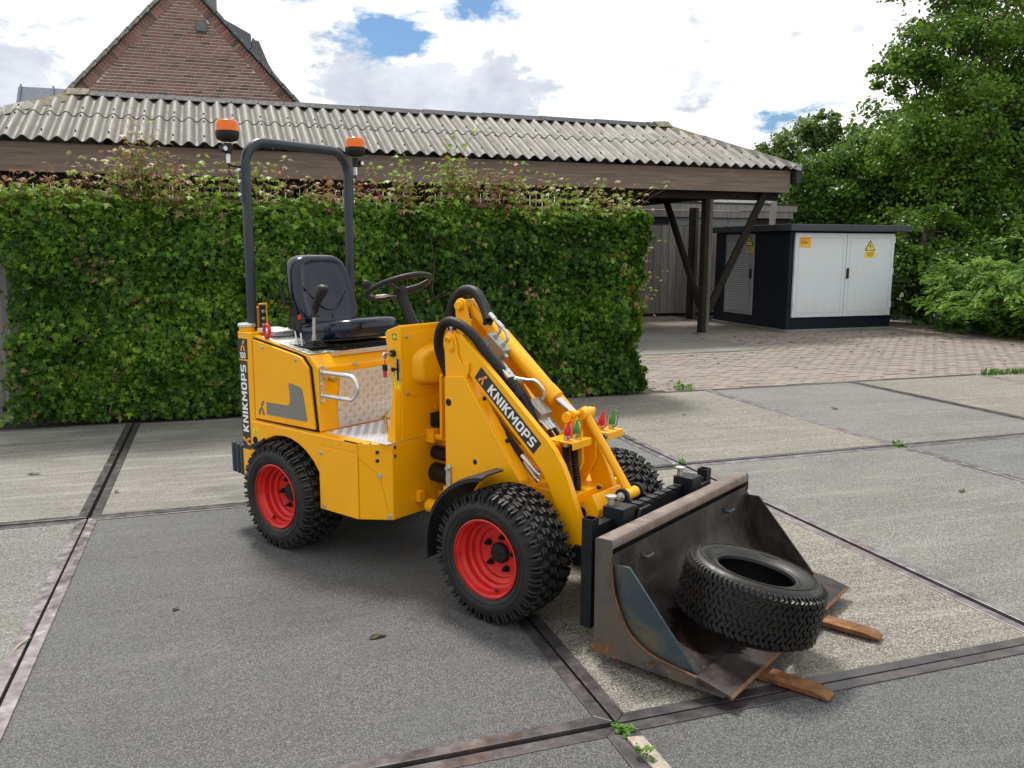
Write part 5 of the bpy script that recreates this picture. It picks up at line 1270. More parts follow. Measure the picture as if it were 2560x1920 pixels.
m = MB(); m.tube([SC-sn*.03,SC-sn*.02-sx*.10+sy*.02],.004,6); m.tube([SC-sn*.02-sx*.09+sy*.02,SC-sn*.018-sx*.15+sy*.03],.009,8); lp(m,'indicator_stalk','zinc')

# ---- roll bar with two amber beacons
RX, RY0, RY1, RZ, rb = -.372, .160, .872, 2.158, .125
def rx(z): return RX-.0*(z-1.14)
pts = [(rx(1.13),RY0,1.13),(rx(1.6),RY0,1.6),(rx(RZ-rb),RY0,RZ-rb)]+[(RX,RY0+rb-rb*math.cos(R_(a)),RZ-rb+rb*math.sin(R_(a))) for a in range(10,91,10)]+[(RX,RY0+.3,RZ),(RX,RY1-rb,RZ)]+[(RX,RY1-rb+rb*math.sin(R_(a)),RZ-rb+rb*math.cos(R_(a))) for a in range(10,91,10)]+[(rx(1.6),RY1,1.6),(rx(1.13),RY1,1.13)]
m = MB(); m.tube(pts,.0265,18); rops = lp(m,'roll_bar','rops',smooth=60)
for yy in (RY0,):
    m = MB(); m.box((RX-.01,yy+.022,1.135),(RX+.015,yy+.075,1.265)); m.box((RX+.016,yy+.03,1.135),(RX+.026,yy+.085,1.285)); fp = lp(m,'foot_plate','yellow' ,rops,bevel=.006)
    m = MB(); m.box((RX+.0265,yy+.026,1.14),(RX+.031,yy+.070,1.275)); lp(m,'clamp_plate','rops',fp,bevel=.003)
    m = MB()
    for z in (1.165,1.20,1.24): m.new().cyl((RX+.031,yy+.05,z),(RX+.036,yy+.05,z),.012,10); m.cyl((RX+.036,yy+.05,z),(RX+.048,yy+.05,z),.008,6)
    lp(m,'foot_bolt','zinc',fp)
def beacon(y, z, s, flip):
    """z: base of the beacon body; s: +1 bracket to the post on its +y side"""
    m = MB(); m.lathe([(.012,.034),(.018,.050),(.030,.058),(.045,.061),(.063,.061),(.064,.0)],(RX,y,z),'z',28); bc = lp(m,'beacon','plastic',rops,smooth=50)
    m = MB(); m.lathe([(.0645,.0595),(.09,.0595),(.112,.056),(.120,.048),(.124,.0)],(RX,y,z),'z',28); lp(m,'amber_lens','amber',bc,smooth=50)
    m = MB(); m.lathe([(.0648,.0),(.0648,.03),(.10,.026),(.104,0)],(RX,y,z),'z',12); lp(m,'reflector',simple('lamp_reflector',(.95,.45,.12),.3,.2),bc)
    m = MB(); m.cyl((RX,y,z-.052),(RX,y,z+.002),.021,14); m.box((RX-.012,y-.032*flip-.014,z-.045),(RX+.02,y-.032*flip+.014,z-.012)); lp(m,'socket','plastic',bc,bevel=.002)
    m = MB(); m.cyl((RX+.02,y-.032*flip,z-.028),(RX+.028,y-.032*flip,z-.028),.012,12); m.cyl((RX,y,z-.10),(RX,y,z-.05),.011,12); lp(m,'stub_pipe','zinc',bc)
    yp = RY0-.030 if flip > 0 else RY1+.030
    m = MB(); m.tube([(RX,y,z-.098),(RX,y,z-.11),(RX,yp+(-.01*flip),z-.115),(RX,yp,z-.115)],.006,8); m.tube(bez([(RX,y,z-.11),(RX+.004,y+.004*flip,z-.155),(RX,y+.035*flip,z-.175),(RX,yp,z-.168)],16),.003,6); lp(m,'bracket_and_cable','black_steel',bc,smooth=60)
    m = MB(); m.box((RX-.012,yp-.006,z-.30),(RX+.012,yp+.006,z-.10)); lp(m,'clamp_strip','rops',bc,bevel=.002)
    m = MB()
    for q in (-.13,-.19,-.26): m.new().cyl((RX,yp-.006*flip,z+q),(RX,yp-.016*flip,z+q),.010,8)
    lp(m,'clamp_bolt','zinc',bc)
beacon(.058,2.132,1,1); beacon(.937,2.128,1,-1)

# ---- rear counterweights
for k in range(3):
    m = MB(); x1 = -.434-.049*k; y0 = .10+.006*k; m.prism([(x1-.042,y0+.03),(x1-.036,y0),(x1,y0),(x1,.92),(x1-.036,.92),(x1-.042,.89)],'z',.305,.485); lp(m,'counterweight','rops',bevel=.012,seg=3)

# ---- front fenders
def fender(y0, y1):
    m = MB(); rings = []; c = (1.461,.285)
    for a in np.linspace(192,91,24):
        f = max(0,(124-a)/33); yi = y1-(y1-y0)*.48*f; lift = .010*f*f; r = .345+lift
        ca, sa = math.cos(R_(a)), math.sin(R_(a))
        rings.append([(c[0]+(r+d)*ca,y,c[1]+(r+d)*sa) for d,y in ((-.014,y0),(.002,y0+.002),(.010,y0+.03),(.010,yi),(.003,yi),(.002,y0+.03))])
    m.loft(rings); return lp(m,'fender','rubber',smooth=40)
fender(-.012,.262); fender(.862,1.105)

# ---- front frame: two towers, axle box, cylinder ears
AN, AF = .297, .612                                        # outer faces of the near and far lift arms
m = MB()
tow = [(.984,.45),(.980,.995),(1.10,1.006),(1.258,.80),(1.436,.563),(1.436,.45)]
m.prism(tow,'y',.270,.284); lp(m,'side_plate','yellow',bevel=.004)
m = MB(); m.prism([(x,z) for x,z in tow],'y',.690,.704); lp(m,'side_plate','yellow',bevel=.004)
def strip(m, poly, off, y0, y1):
    """bent flange following an open poly line in (x,z)"""
    n = len(poly); inn = [(x-off[0],z-off[1]) for x,z in poly]; m.prism(poly+inn[::-1],'y',y0,y1)
for y0,y1 in ((.282,.345),(.650,.689)):
    m = MB(); strip(m,[(1.097,1.007),(1.257,.802),(1.437,.565),(1.437,.45)],(.012,.006),y0,y1); m.prism([(.98,.955),(1.10,.955),(1.10,.966),(.98,.966)],'y',y0,y1); m.prism([(.98,.45),(.992,.45),(.992,.99),(.98,.99)],'y',y0,y1); lp(m,'folded_flange','yellow',bevel=.003)
def ear(y0, y1, name='pivot_ear'):
    m = MB(); m.prism([(.978,.90),(.966,1.165)]+[(1.003+.037*math.cos(R_(a)),1.163+.037*math.sin(R_(a))) for a in range(170,9,-16)]+[(1.055,1.085),(1.075,1.062),(1.100,1.072),(1.118,1.068),(1.122,1.04),(1.110,1.008),(1.09,.90)],'y',y0,y1); return lp(m,name,'yellow',bevel=.003)
ear(.2845,.294); ear(.648,.658)
m = MB(); m.prism([(1.003+.024*math.cos(R_(a)),1.168+.024*math.sin(R_(a))) for a in range(170,9,-20)]+[(1.012+.021*math.cos(R_(a)),1.132+.021*math.sin(R_(a))) for a in range(-10,-171,-20)],'y',.276,.2843); kp2 = lp(m,'pin_keeper','yellow',bevel=.002)
m = MB(); m.cyl((1.003,.276,1.170),(1.003,.262,1.170),.0125,14); m.cyl((1.013,.276,1.130),(1.013,.268,1.130),.010,6); m.cyl((1.003,.262,1.170),(1.003,.37,1.170),.012,10); lp(m,'pivot_pin','yellow',kp2,bevel=.0015)
m = MB(); m.cyl((1.005,.29,1.198),(1.008,.29,1.222),.005,8); m.cyl((1.008,.29,1.222),(1.009,.29,1.228),.009,8); lp(m,'grease_nipple','zinc')
m = MB(); m.cyl((1.006,.27,.873),(1.006,.2675,.873),.017,20); lp(m,'plastic_plug','plastic')
m = MB(); m.cyl((1.170,.2698,.610),(1.170,.2692,.610),.0125,18); lp(m,'cable_hole','dark',smooth=0)
m = MB()
for x,z in ((1.175,.895),(1.31,.715)):
    n = Vector((.79,0,.61)); p = Vector((x+.012,.315,z+.008)); m.new().cyl(p,p+n*.008,.010,8)
lp(m,'flange_screw','plastic')
m = MB(); m.box((.992,.285,.40),(1.44,.715,.50)); m.prism([(1.30,.36),(1.50,.36),(1.66,.40),(1.66,.52),(1.44,.52)],'y',.37,.75); m.prism([(1.02,.50),(1.34,.50),(1.20,.66),(1.02,.80)],'y',.36,.764)
m.cyl((1.461,.24,WR),(1.461,.86,WR),.055,18); m.box((1.39,.30,.24),(1.53,.80,.40)); lp(m,'axle_frame','yellow',bevel=.006)
m = MB(); m.box((-.07,.26,.22),(.07,.78,.36)); m.cyl((0,.22,WR),(0,.82,WR),.05,16); m.box((-.35,.30,.26),(.58,.74,.40)); lp(m,'rear_axle','plastic',bevel=.006)
m = MB(); m.prism([(1.60,.385),(1.775,.40),(1.79,.475),(1.755,.54),(1.60,.43)],'y',.37,.60); nb = lp(m,'nose_box','yellow',bevel=.006)
m = MB(); m.cyl((1.700,.37,.448),(1.700,.367,.448),.026,20); lp(m,'nose_hole','dark',nb)
m = MB().new(); m.cyl((1.735,.45,.5455),(1.737,.45,.556),.011,6); m.new().cyl((1.65,.37,.50),(1.66,.366,.505),.009,6); lp(m,'nose_bolt','plastic',nb)
# articulation joint between the halves
m = MB(); m.box((.755,.45,.30),(.99,.67,.36)); m.box((.755,.45,.60),(.99,.67,.68)); m.cyl((.865,.56,.28),(.865,.56,.70),.05,18); m.cyl((.80,.34,.315),(.98,.34,.315),.036,16); lp(m,'articulation_joint','yellow',bevel=.005)
m = MB(); m.tube([(.75,.405,.655),(.84,.40,.655),(.99,.39,.66)],.016,12); m.box((.748,.375,.625),(.80,.44,.695)); lp(m,'steering_cylinder','yellow',bevel=.004)
m = MB(); m.box((.7465,.41,.70),(.80,.50,.77)); lp(m,'steering_bracket','dark',bevel=.004)
m = MB(); m.prism([(.385,.772),(.52,.785),(.52,.80),(.40,.795)],'x',.748,.80); bolt(m,(.775,.42,.798),'z',.006); bolt(m,(.775,.47,.80),'z',.006); lp(m,'bracket_cap','yellow',bevel=.003)
for z0,z1 in ((.523,.592),(.405,.503)):
    m = MB(); zc = (z0+z1)/2; r = (z1-z0)/2
    m.tube(bez([(.70,.455,zc),(.76,.44,zc+.004),(.86,.43,zc+.004),(.985,.42,zc)],14),r,14); lp(m,'hose_bundle','plastic',smooth=60)
m = MB(); m.prism([(.995,.44),(1.012,.44),(1.022,.46),(1.022,.565),(1.008,.578),(.994,.565),(.99,.50)],'y',.2605,.2695); tl_ = lp(m,'transport_lock','zinc',bevel=.003)
m = MB(); bolt(m,(1.008,.2605,.556),'-y',.011,.009); lp(m,'lock_bolt','zinc',tl_)
m = MB(); m.box((.96,.275,.415),(.985,.32,.455)); lp(m,'frame_lug','yellow',bevel=.003)
# ears of the tilt cylinder
TY = .555; TP = Vector((.893,TY,1.312))
for y0,y1 in ((TY-.075,TY-.06),(TY+.037,TY+.050)):
    m = MB(); m.prism([(.86,.66),(.868,1.20)]+[(TP.x+.036*math.cos(R_(a)),TP.z+.036*math.sin(R_(a))) for a in range(175,-6,-18)]+[(.965,1.20),(1.10,.80),(1.12,.66)],'y',y0,y1); lp(m,'cylinder_ear','yellow',bevel=.004)
m = MB(); m.cyl((TP.x,TY-.092,TP.z),(TP.x,TY+.09,TP.z),.014,14); m.cyl((TP.x,TY-.098,TP.z),(TP.x,TY-.09,TP.z),.022,6); m.cyl((TP.x,TY-.09,TP.z),(TP.x,TY-.076,TP.z),.024,16); lp(m,'upper_pin','yellow',bevel=.002)
m = MB(); m.box((.86,.36,.66),(.875,.76,.98)); m.box((.875,.40,.90),(.99,.70,.915)); lp(m,'mast_wall','yellow',bevel=.003)
# tilt cylinder and rod
TE = Vector((1.425,TY,.900)); TR = Vector((1.545,TY,.832)); dv = (TE-TP).normalized()
m = MB(); m.tube([TP+dv*.02,TP+dv*.05,TP+dv*.06,TE-dv*.06],[.030,.030,.0355,.0355],20); m.tube([TE-dv*.062,TE],.0405,20); m.cyl(TP-Vector((0,.05,0)),TP+Vector((0,.05,0)),.030,18); tc = lp(m,'tilt_cylinder','yellow',bevel=.002)
m = MB(); m.cyl(TE-dv*.02,TR-dv*.01,.0165,16); lp(m,'cylinder_rod','chrome',tc,smooth=60)
# lift arms
armp = [(1.003+.045*math.cos(R_(a)),1.165+.045*math.sin(R_(a))) for a in range(215,34,-18)]+[(1.060,1.195),(1.205,1.072),(1.565,.764),(1.605,.722),(1.645,.665),(1.672,.612),(1.750,.425),(1.752,.335),(1.742,.305),(1.70,.300),(1.670,.325),(1.612,.475),(1.572,.565),(1.530,.625),(1.477,.679),(1.135,.990)]
arms = []
for y0 in (AN, AF):
    m = MB(); m.prism(armp,'y',y0,y0+.032); arms.append(lp(m,'lift_arm','yellow',bevel=.003))
da = Vector((1.533-1.187,0,.746-1.054)).normalized(); ua = Vector((-da.z,0,da.x))
m = MB(); yy = AN-.0012; q = [(1.187,1.054),(1.146,1.001),(1.489,.692),(1.533,.746)]
m.prism(q,'y',yy,AN-.0002); ad = lp(m,'name_decal','decal_black',arms[0],smooth=0)
mid = lambda s, v=0.: Vector((1.1665,yy-.0006,1.0275))+da*s+ua*v
klogo(mid(.040),da,ua,.052,'decal_orange',ad)
text_obj('KNIKMOPS',.345,.047,'decal_white','lettering',ad,frame_mtx(mid(.268,.0),da,ua))
m = MB().new(); m.cyl((1.50,AN+.03,.690),(1.50,AF+.002,.690),.036,20); m.cyl((1.50,AN+.05,.690),(1.50,AN+.065,.690),.050,20); m.cyl((1.50,TY-.1,.690),(1.50,TY-.085,.690),.050,20); m.new(); m.cyl((1.23,AN+.03,.97),(1.23,AF,.97),.020,16); lp(m,'cross_tube','yellow')
for yy_ in (AN+.016, AF+.016):
    m = MB(); m.lathe([(-.030,.0),(-.030,.018),(-.026,.030),(.026,.030),(.030,.018),(.030,0)],(1.722,yy_,.287),'y',20); rl = lp(m,'hook_roller','plastic'); m = MB(); m.cyl((1.722,yy_-.031,.287),(1.722,yy_-.034,.287),.012,12); lp(m,'roller_pin','zinc',rl)
# lift cylinders under the arms
for yy_ in (AN+.135,):
    m = MB(); m.tube([(1.04,yy_,.915),(1.33,yy_,.700)],.024,14); lcy = lp(m,'lift_cylinder','yellow',smooth=60)
    m = MB(); m.tube([(1.33,yy_,.700),(1.44,yy_,.62)],.012,10); lp(m,'lift_rod','yellow',lcy,smooth=60)
# bell crank and link to the carriage
bcp = [(1.560+.030*math.cos(R_(a)),.842+.030*math.sin(R_(a))) for a in range(150,-1,-25)]+[(1.618,.78),(1.628,.64),(1.560,.505),(1.510,.475),(1.470,.56),(1.455,.66),(1.475,.73),(1.522,.78)]
for y0 in (TY-.075, TY+.032):
    m = MB(); m.prism(bcp,'y',y0,y0+.018); lp(m,'bell_crank','yellow',bevel=.004)
m = MB(); m.cyl((1.548,TY-.092,.838),(1.548,TY+.09,.838),.013,12); m.cyl((1.548,TY-.097,.838),(1.548,TY-.075,.838),.024,16); m.cyl((1.58,TY-.085,.855),(1.58,TY+.085,.855),.012,12); lp(m,'crank_pin','yellow',bevel=.002)
LT, LB = Vector((1.590,TY,.850)), Vector((1.832,TY,.518))
m = MB(); m.tube([LT,LB],.020,16); m.cyl(LT-Vector((0,.04,0)),LT+Vector((0,.04,0)),.026,16); m.cyl(LB-Vector((0,.045,0)),LB+Vector((0,.045,0)),.026,16); lp(m,'tilt_link','yellow',smooth=50)
m = MB(); m.box((1.52,TY-.20,.748),(1.66,TY-.055,.757)); m.box((1.655,TY-.20,.722),(1.662,TY-.055,.757)); m.prism([(1.52,.70),(1.66,.722),(1.66,.75),(1.52,.75)],'y',TY-.083,TY-.076); lp(m,'coupler_shelf','yellow',bevel=.004)
m = MB(); m.box((1.55,TY+.07,.748),(1.67,TY+.20,.757)); m.box((1.663,TY+.07,.722),(1.671,TY+.20,.757)); lp(m,'coupler_shelf','yellow',bevel=.004)
def coupler(x, y, mat, lean):
    c = Vector((x,y,.757)); d = Vector((lean,0,1)).normalized(); m = MB()
    m.tube([c-d*.03,c,c+d*.002,c+d*.025],[.010,.010,.0155,.0155],12); cc = lp(m,'quick_coupler','zinc')
    m = MB(); m.tube([c+d*.022,c+d*.025,c+d*.052,c+d*.056,c+d*.066,c+d*.070,c+d*.082],[.015,.0165,.0165,.012,.011,.006,.005],14); lp(m,'dust_cap',mat,cc,smooth=50)
    m = MB(); m.tube(bez([c+d*.078,c+d*.092+Vector((.018,-.006,0)),c+d*.070+Vector((.034,-.012,0)),c+d*.025+Vector((.034,-.014,0)),c+d*.008+Vector((.012,-.012,0))],24),.003,6); lp(m,'cap_strap',mat,cc,smooth=60)
coupler(1.605,TY-.17,'coupler_red',.12); coupler(1.612,TY-.115,'coupler_green',.12)
coupler(1.600,TY+.115,'coupler_red',.10); coupler(1.625,TY+.165,'coupler_green',.10)
# valve blocks, pipe and hoses
def lerp3(a, b_, t): return Vector(a).lerp(Vector(b_),t)
AY = AF-.075                                               # line of the blocks, between the cylinder and the near arm
BD = dv; BU = Vector((-dv.z,0,dv.x)); 
def blk(c, l, h, w, mat, name):
    m = MB(); c = Vector(c); X = BD*l/2; Z = BU*h/2; Y = Vector((0,w/2,0)); vs = [c+sx_*X+sy_*Y+sz*Z for sz in (-1,1) for sy_ in (-1,1) for sx_ in (-1,1)]
    m.add(vs,[(0,2,3,1),(4,5,7,6),(0,1,5,4),(2,6,7,3),(0,4,6,2),(1,3,7,5)]); return lp(m,name,mat,bevel=.003)
b1c = Vector((1.115,TY-.075,1.118)); vb = blk(b1c,.125,.090,.06,'grey_block','valve_block')
m = MB().new(); m.cyl(b1c-BD*.03-Vector((0,.028,0)),b1c-BD*.03-Vector((0,.036,0)),.012,14); m.new().cyl(b1c+BD*.057+BU*.015,b1c+BD*.085+BU*.015,.012,8); m.new().cyl(b1c+BD*.057-BU*.02,b1c+BD*.088-BU*.02,.010,6)
for s in (-.03,.03): m.new().cyl(b1c+BD*s+BU*.04,b1c+BD*s+BU*.062,.012,6)
lp(m,'fitting','zinc',vb)
m = MB()
for s,o in ((-.03,0),(.03,.004)):
    p = b1c+BD*s+BU*.06; m.tube(bez([p,p+BU*.025+BD*.004,p+BU*.045-BD*.02,p+BU*.05-BD*.06],14),.0085,10); m.tube([p+BU*.05-BD*.055,p+BU*.05-BD*.095],.012,10)
lp(m,'elbow_pipe','zinc',vb,smooth=50)
b2c = Vector((1.372,TY-.085,.842)); vb2 = blk(b2c,.100,.085,.085,'grey_block','valve_block')
m = MB()
for s in (-.018,.018):
    m.new().cyl(b2c+BD*s-Vector((0,.0425,0))+BU*.008,b2c+BD*s-Vector((0,.047,0))+BU*.008,.006,8); m.new().cyl(b2c-BD*.05+Vector((0,s*1.2,0)),b2c-BD*.10+Vector((0,s*1.2,0)),.011,8); m.cyl(b2c-BD*.052+Vector((0,s*1.2,0)),b2c-BD*.065+Vector((0,s*1.2,0)),.014,6)
for s in (-.024,.0,.024): m.new().cyl(b2c+BD*.05+Vector((0,s,0)),b2c+BD*.065+Vector((0,s,0)),.0125,6); m.cyl(b2c+BD*.06+Vector((0,s,0)),b2c+BD*.115+Vector((0,s,0)),.0105,10)
lp(m,'fitting','zinc',vb2)
m = MB(); m.tube(bez([b1c+BD*.085-BU*.02,(1.205,TY-.08,1.020),(1.245,TY-.09,.992),(1.315,TY-.085,.985),(1.365,TY-.08,.985),(1.400,TY-.075,.955),(1.400,TY-.06,.92),(1.385,TY-.05,.90)],40),.0085,10); lp(m,'steel_pipe','zinc',smooth=60)
def hose(name, pts, r, mat='hose', n=36, ribs=False, parent=None):
    P = bez(pts,n); m = MB()
    if ribs: m.tube(P,[r*(1.12 if i % 2 else .94) for i in range(len(P))],10)
    else: m.tube(P,r,10)
    return lp(m,name,mat,parent,smooth=60 if not ribs else 20)
hose('hose_sleeve',[(.98,AN+.06,.90),(.915,AN+.05,1.02),(.890,AN+.03,1.13),(.925,AN+.02,1.225),(1.00,AN+.02,1.248),(1.10,AN+.03,1.200),(1.20,AN+.05,1.09),(1.285,AN+.08,.99),(1.345,AN+.09,.92)],.024,'hose',44)
hose('hose',[(1.30,AN+.085,.985),(1.37,AN+.09,.90),(1.42,AN+.10,.80),(1.47,AN+.12,.72)],.013); hose('hose',[(1.29,AN+.115,.985),(1.36,AN+.12,.91),(1.40,AN+.13,.82),(1.44,AN+.16,.72)],.012)
m = MB(); m.box((1.255,AN+.055,1.015),(1.305,AN+.105,1.03),rot=(0,R_(42),0)); hcl = lp(m,'hose_clamp','zinc',bevel=.002); m = MB(); m.cyl((1.283,AN+.08,1.026),(1.288,AN+.08,1.034),.006,6); lp(m,'clamp_screw','zinc',hcl)
hose('hose_sleeve',[(.88,TY-.03,1.05),(.80,TY-.02,1.18),(.785,TY-.02,1.29),(.84,TY-.01,1.372),(.93,TY-.01,1.378),(1.01,TY-.03,1.31),(1.065,TY-.06,1.245)],.027,'hose',40)
for s in (0,.035): hose('hose',[(1.02,TY-.05+s,1.30),(1.055,TY-.075+s,1.24),(1.05+s*.8,TY-.075+s*.3,1.235)],.011,n=12)
for s in (-.022,.020):
    hose('hose',[(1.16,TY-.11+s,1.02),(1.22,TY-.11+s,.975),(1.28,TY-.10+s,.925),(1.33,TY-.09+s,.88)],.010)
    hose('hose',[b2c+BD*.11+Vector((0,s,0)),b2c+BD*.16+Vector((0,s,-.02)),(1.49,TY-.10+s,.70),(1.50,TY-.09+s,.62)],.010)
m = MB(); m.box((1.245,TY-.15,.972),(1.29,TY-.09,.984),rot=(0,R_(40),0)); lp(m,'hose_clamp','zinc',bevel=.002)
hose('corrugated_hose',[(1.13,.352,.885),(1.204,.352,.82),(1.29,.350,.742),(1.385,.347,.662)],.0155,ribs=True,n=60); hose('corrugated_hose',[(1.10,.385,.86),(1.18,.385,.785),(1.28,.382,.70),(1.37,.378,.62)],.0145,ribs=True,n=60)
m = MB()
for a,b_ in (((1.385,.347,.662),(1.475,.345,.595)),((1.37,.378,.62),(1.45,.375,.555))):
    a,b_ = Vector(a),Vector(b_); m.tube([a,b_],.011,10); m.tube([b_,b_+Vector((.012,.004,-.008))],.015,8)
lp(m,'hose_end','zinc',smooth=50)
for (y,x0,s) in ((TY-.165,1.598,0),(TY-.115,1.606,.012)):
    hose('sleeved_hose',[(x0,y,.725),(x0+.006,y,.66),(x0+.018,y+.005,.56),(x0-.01+s,y+.02,.48),(1.54,y+.05,.45)],.0165,ribs=True,n=70); m = MB(); m.tube([(x0,y,.73),(x0+.004,y,.675)],.012,10); lp(m,'hose_end','zinc')
hose('sleeved_hose',[(1.60,TY+.115,.73),(1.635,TY+.11,.62),(1.60,TY+.08,.50),(1.52,TY+.02,.44)],.018,ribs=True,n=70)
for s in (0,.04): hose('hose',[(1.56,TY+.03+s*.5,.50),(1.64,TY+.06+s,.48),(1.72,TY+.07+s,.42),(1.76,TY+.06+s,.32)],.010)
m = MB(); m.box((1.675,TY+.03,.445),(1.715,TY+.12,.49),rot=(0,R_(30),0)); lp(m,'hose_block','black_steel',bevel=.003)

# ---- fork carriage and forks
m = MB(); m.box((1.895,.135,.425),(1.935,1.09,.50))
for k in range(11): m.box((1.893,.36+.062*k-.021,.4995),(1.937,.36+.062*k+.021,.512))
car = lp(m,'carriage_rail','black_steel',bevel=.003)
m = MB(); m.box((1.895,.135,.115),(1.935,1.09,.185)); m.box((1.80,.42,.16),(1.90,.70,.44)); m.box((1.72,.28,.24),(1.90,.35,.33)); m.box((1.72,.76,.24),(1.90,.83,.33)); lp(m,'lower_rail','black_steel',bevel=.003)
def sqtube(m, x0,x1,y0,y1,z0,z1,t=.004):
    m.box((x0,y0,z0),(x0+t,y1,z1)); m.box((x1-t,y0,z0),(x1,y1,z1)); m.box((x0+t,y0,z0),(x1-t,y0+t,z1)); m.box((x0+t,y1-t,z0),(x1-t,y1,z1)); m.box((x0+t,y0+t,z0),(x1-t,y1-t,z1-.03))
for y0 in (.086,1.088):
    m = MB(); sqtube(m,1.893,1.942,y0,y0+.048,.085,.535); lp(m,'end_post','black_steel',smooth=0)
for y0 in (.25,.855):
    m = MB(); m.box((1.885,y0,.37),(1.985,y0+.09,.547)); m.prism([(1.87,.38),(1.884,.38),(1.884,.50),(1.862,.47)],'y',y0-.01,y0+.075); fh = lp(m,'fork_hook','black_steel',bevel=.004)
    m = MB(); m.cyl((1.905,y0+.03,.547),(1.905,y0+.03,.572),.014,14); m.lathe([(.572,.017),(.577,.024),(.585,.024),(.587,0)],(1.905,y0+.03,0),'z',18); lp(m,'locking_pin','zinc',fh)
    m = MB(); y1 = y0+.002; w = .082
    m.prism([(1.945,.02),(1.945,.372),(1.985,.372),(1.985,.044),(2.0,.036),(2.78,.032),(2.835,.018),(2.835,.008),(2.0,.006),(1.96,.008)],'y',y1,y1+w); fk = lp(m,'fork','rust',bevel=.004)
    tip = fk.data
    for v in tip.vertices:
        if v.co.x > 2.80: v.co.y = y1+w/2+(v.co.y-y1-w/2)*.78
m = MB(); m.prism([(1.83,.30),(1.88,.30),(1.90,.50),(1.862,.52)]+[(1.832+.034*math.cos(R_(a)),.520+.034*math.sin(R_(a))) for a in range(0,181,30)]+[(1.795,.40)],'y',TY-.072,TY-.054); m.prism([(1.83,.30),(1.88,.30),(1.90,.50),(1.862,.52)]+[(1.832+.034*math.cos(R_(a)),.520+.034*math.sin(R_(a))) for a in range(0,181,30)]+[(1.795,.40)],'y',TY+.054,TY+.072)
ce = lp(m,'carriage_ear','black_steel',bevel=.004)
m = MB(); m.cyl((1.832,TY-.072,.520),(1.832,TY-.078,.520),.020,16); m.cyl((1.832,TY-.078,.520),(1.832,TY-.092,.520),.0155,6); m.cyl((1.832,TY-.092,.520),(1.832,TY-.099,.520),.009,10); m.cyl((1.832,TY-.07,.520),(1.832,TY+.07,.52),.012,10); lp(m,'ear_bolt','zinc',ce)
m = MB(); m.prism([(.40,.44),(.44,.50),(.52,.50),(.56,.44)],'x',1.945,1.96); m.prism([(.98,.42),(1.02,.485),(1.09,.485),(1.10,.42)],'x',1.945,1.96); lp(m,'stop_plate','black_steel',bevel=.003)

# ================================================================== BUCKET resting on the forks
ML = Matrix.Translation(LO) @ Matrix.Rotation(LRZ,4,'Z')
BX, BY = 2.0, .625
bk_ = empty('loader_bucket', ML @ Vector((BX,BY,0)), LRZ, label='worn brown steel loader bucket lying open on the forks, rusty along its edges', cat='bucket')
def bp(mb, name, mat, **k):
    par = k.pop('parent', None) or bk_
    mb.xform(Matrix.Translation((-BX,-BY,0))); return mb.build(name, mat, par, **k)
crv = [Vector(q) for q in ((2.082,.448,0),(2.091,.37,0),(2.106,.29,0),(2.155,.185,0),(2.215,.132,0),(2.29,.102,0),(2.43,.083,0),(2.56,.062,0))]
cv = [(p.x,p.y) for p in bez(crv,42)]
# inner shell material with a wet stain under the tyre
def inner_mat():
    mt = MAT['bucket_in']; nt = mt.node_tree; t = NT.__new__(NT); t.m, t.n, t.l = mt, nt.nodes, nt.links; t.b = nt.nodes['Principled BSDF']
    p = t.pos('object'); vm = t.n.new('ShaderNodeVectorMath'); vm.operation = 'DISTANCE'; t.l.new(t.map(p,(1,1,0)), vm.inputs[0]); vm.inputs[1].default_value = (.34,-.30,0)
    d = t.math('ADD', vm.outputs['Value'], t.math('MULTIPLY', t.math('SUBTRACT', t.noise(p,13,4), .5), .14)); wet = t.ramp(d,[(.150,1.),(.160,0.)])
    old = t.b.inputs['Base Color'].links[0].from_socket; t.set('Base Color', t.mix(t.math('MULTIPLY',wet,.72), old, (.016,.009,.007)))
    oldr = t.b.inputs['Roughness'].links[0].from_socket; t.set('Roughness', t.mix(wet, oldr, (.22,.22,.22)))
inner_mat()
m = MB(); off = [(x-.007,z-.007) for x,z in cv]; n = len(cv)
for i in range(n-1): m.add([(cv[i][0],.008,cv[i][1]),(cv[i+1][0],.008,cv[i+1][1]),(cv[i+1][0],1.242,cv[i+1][1]),(cv[i][0],1.242,cv[i][1]),(off[i][0],.008,off[i][1]),(off[i+1][0],.008,off[i+1][1]),(off[i+1][0],1.242,off[i+1][1]),(off[i][0],1.242,off[i][1])],[(0,1,2,3),(7,6,5,4)])
bp(m,'shell','bucket_in',smooth=60,flip=True)
m = MB(); m.box((2.014,.008,.048),(2.022,1.242,.455)); m.box((2.022,.008,.040),(2.50,1.242,.048)); bp(m,'back_plate','bucket_out',smooth=0)
ep = [(2.014,.045),(2.012,.50),(2.020,.506),(2.082,.509),(2.086,.50),(2.089,.44)]+cv[2:-2]+[(2.56,.064),(2.572,.050),(2.555,.038)]
for y0,y1 in ((0,.008),(1.242,1.25)):
    m = MB(); m.prism(ep,'y',y0,y1); bp(m,'end_plate','bucket_out',bevel=.002)
m = MB(); lipp = [(cv[i][0],.0,cv[i][1]+.001) for i in range(3,n-2)]; m.new().tube(lipp,.0045,6); m.new().tube([(x,1.25,z) for x,_,z in lipp],.0045,6); bp(m,'weld_bead','weld_rust',smooth=60)
chk = [(2.086,.410),(2.150,.413),(2.158,.408),(2.436,.092),(2.437,.084)]+[(x+.002,z) for x,z in cv[::-1] if .088 < z < .40 and x < 2.40]
for y0 in (.018,1.222):
    m = MB(); m.prism(chk,'y',y0,y0+.010); bp(m,'cheek_plate','bucket_blue' if y0 < .5 else 'bucket_in',bevel=.0015)
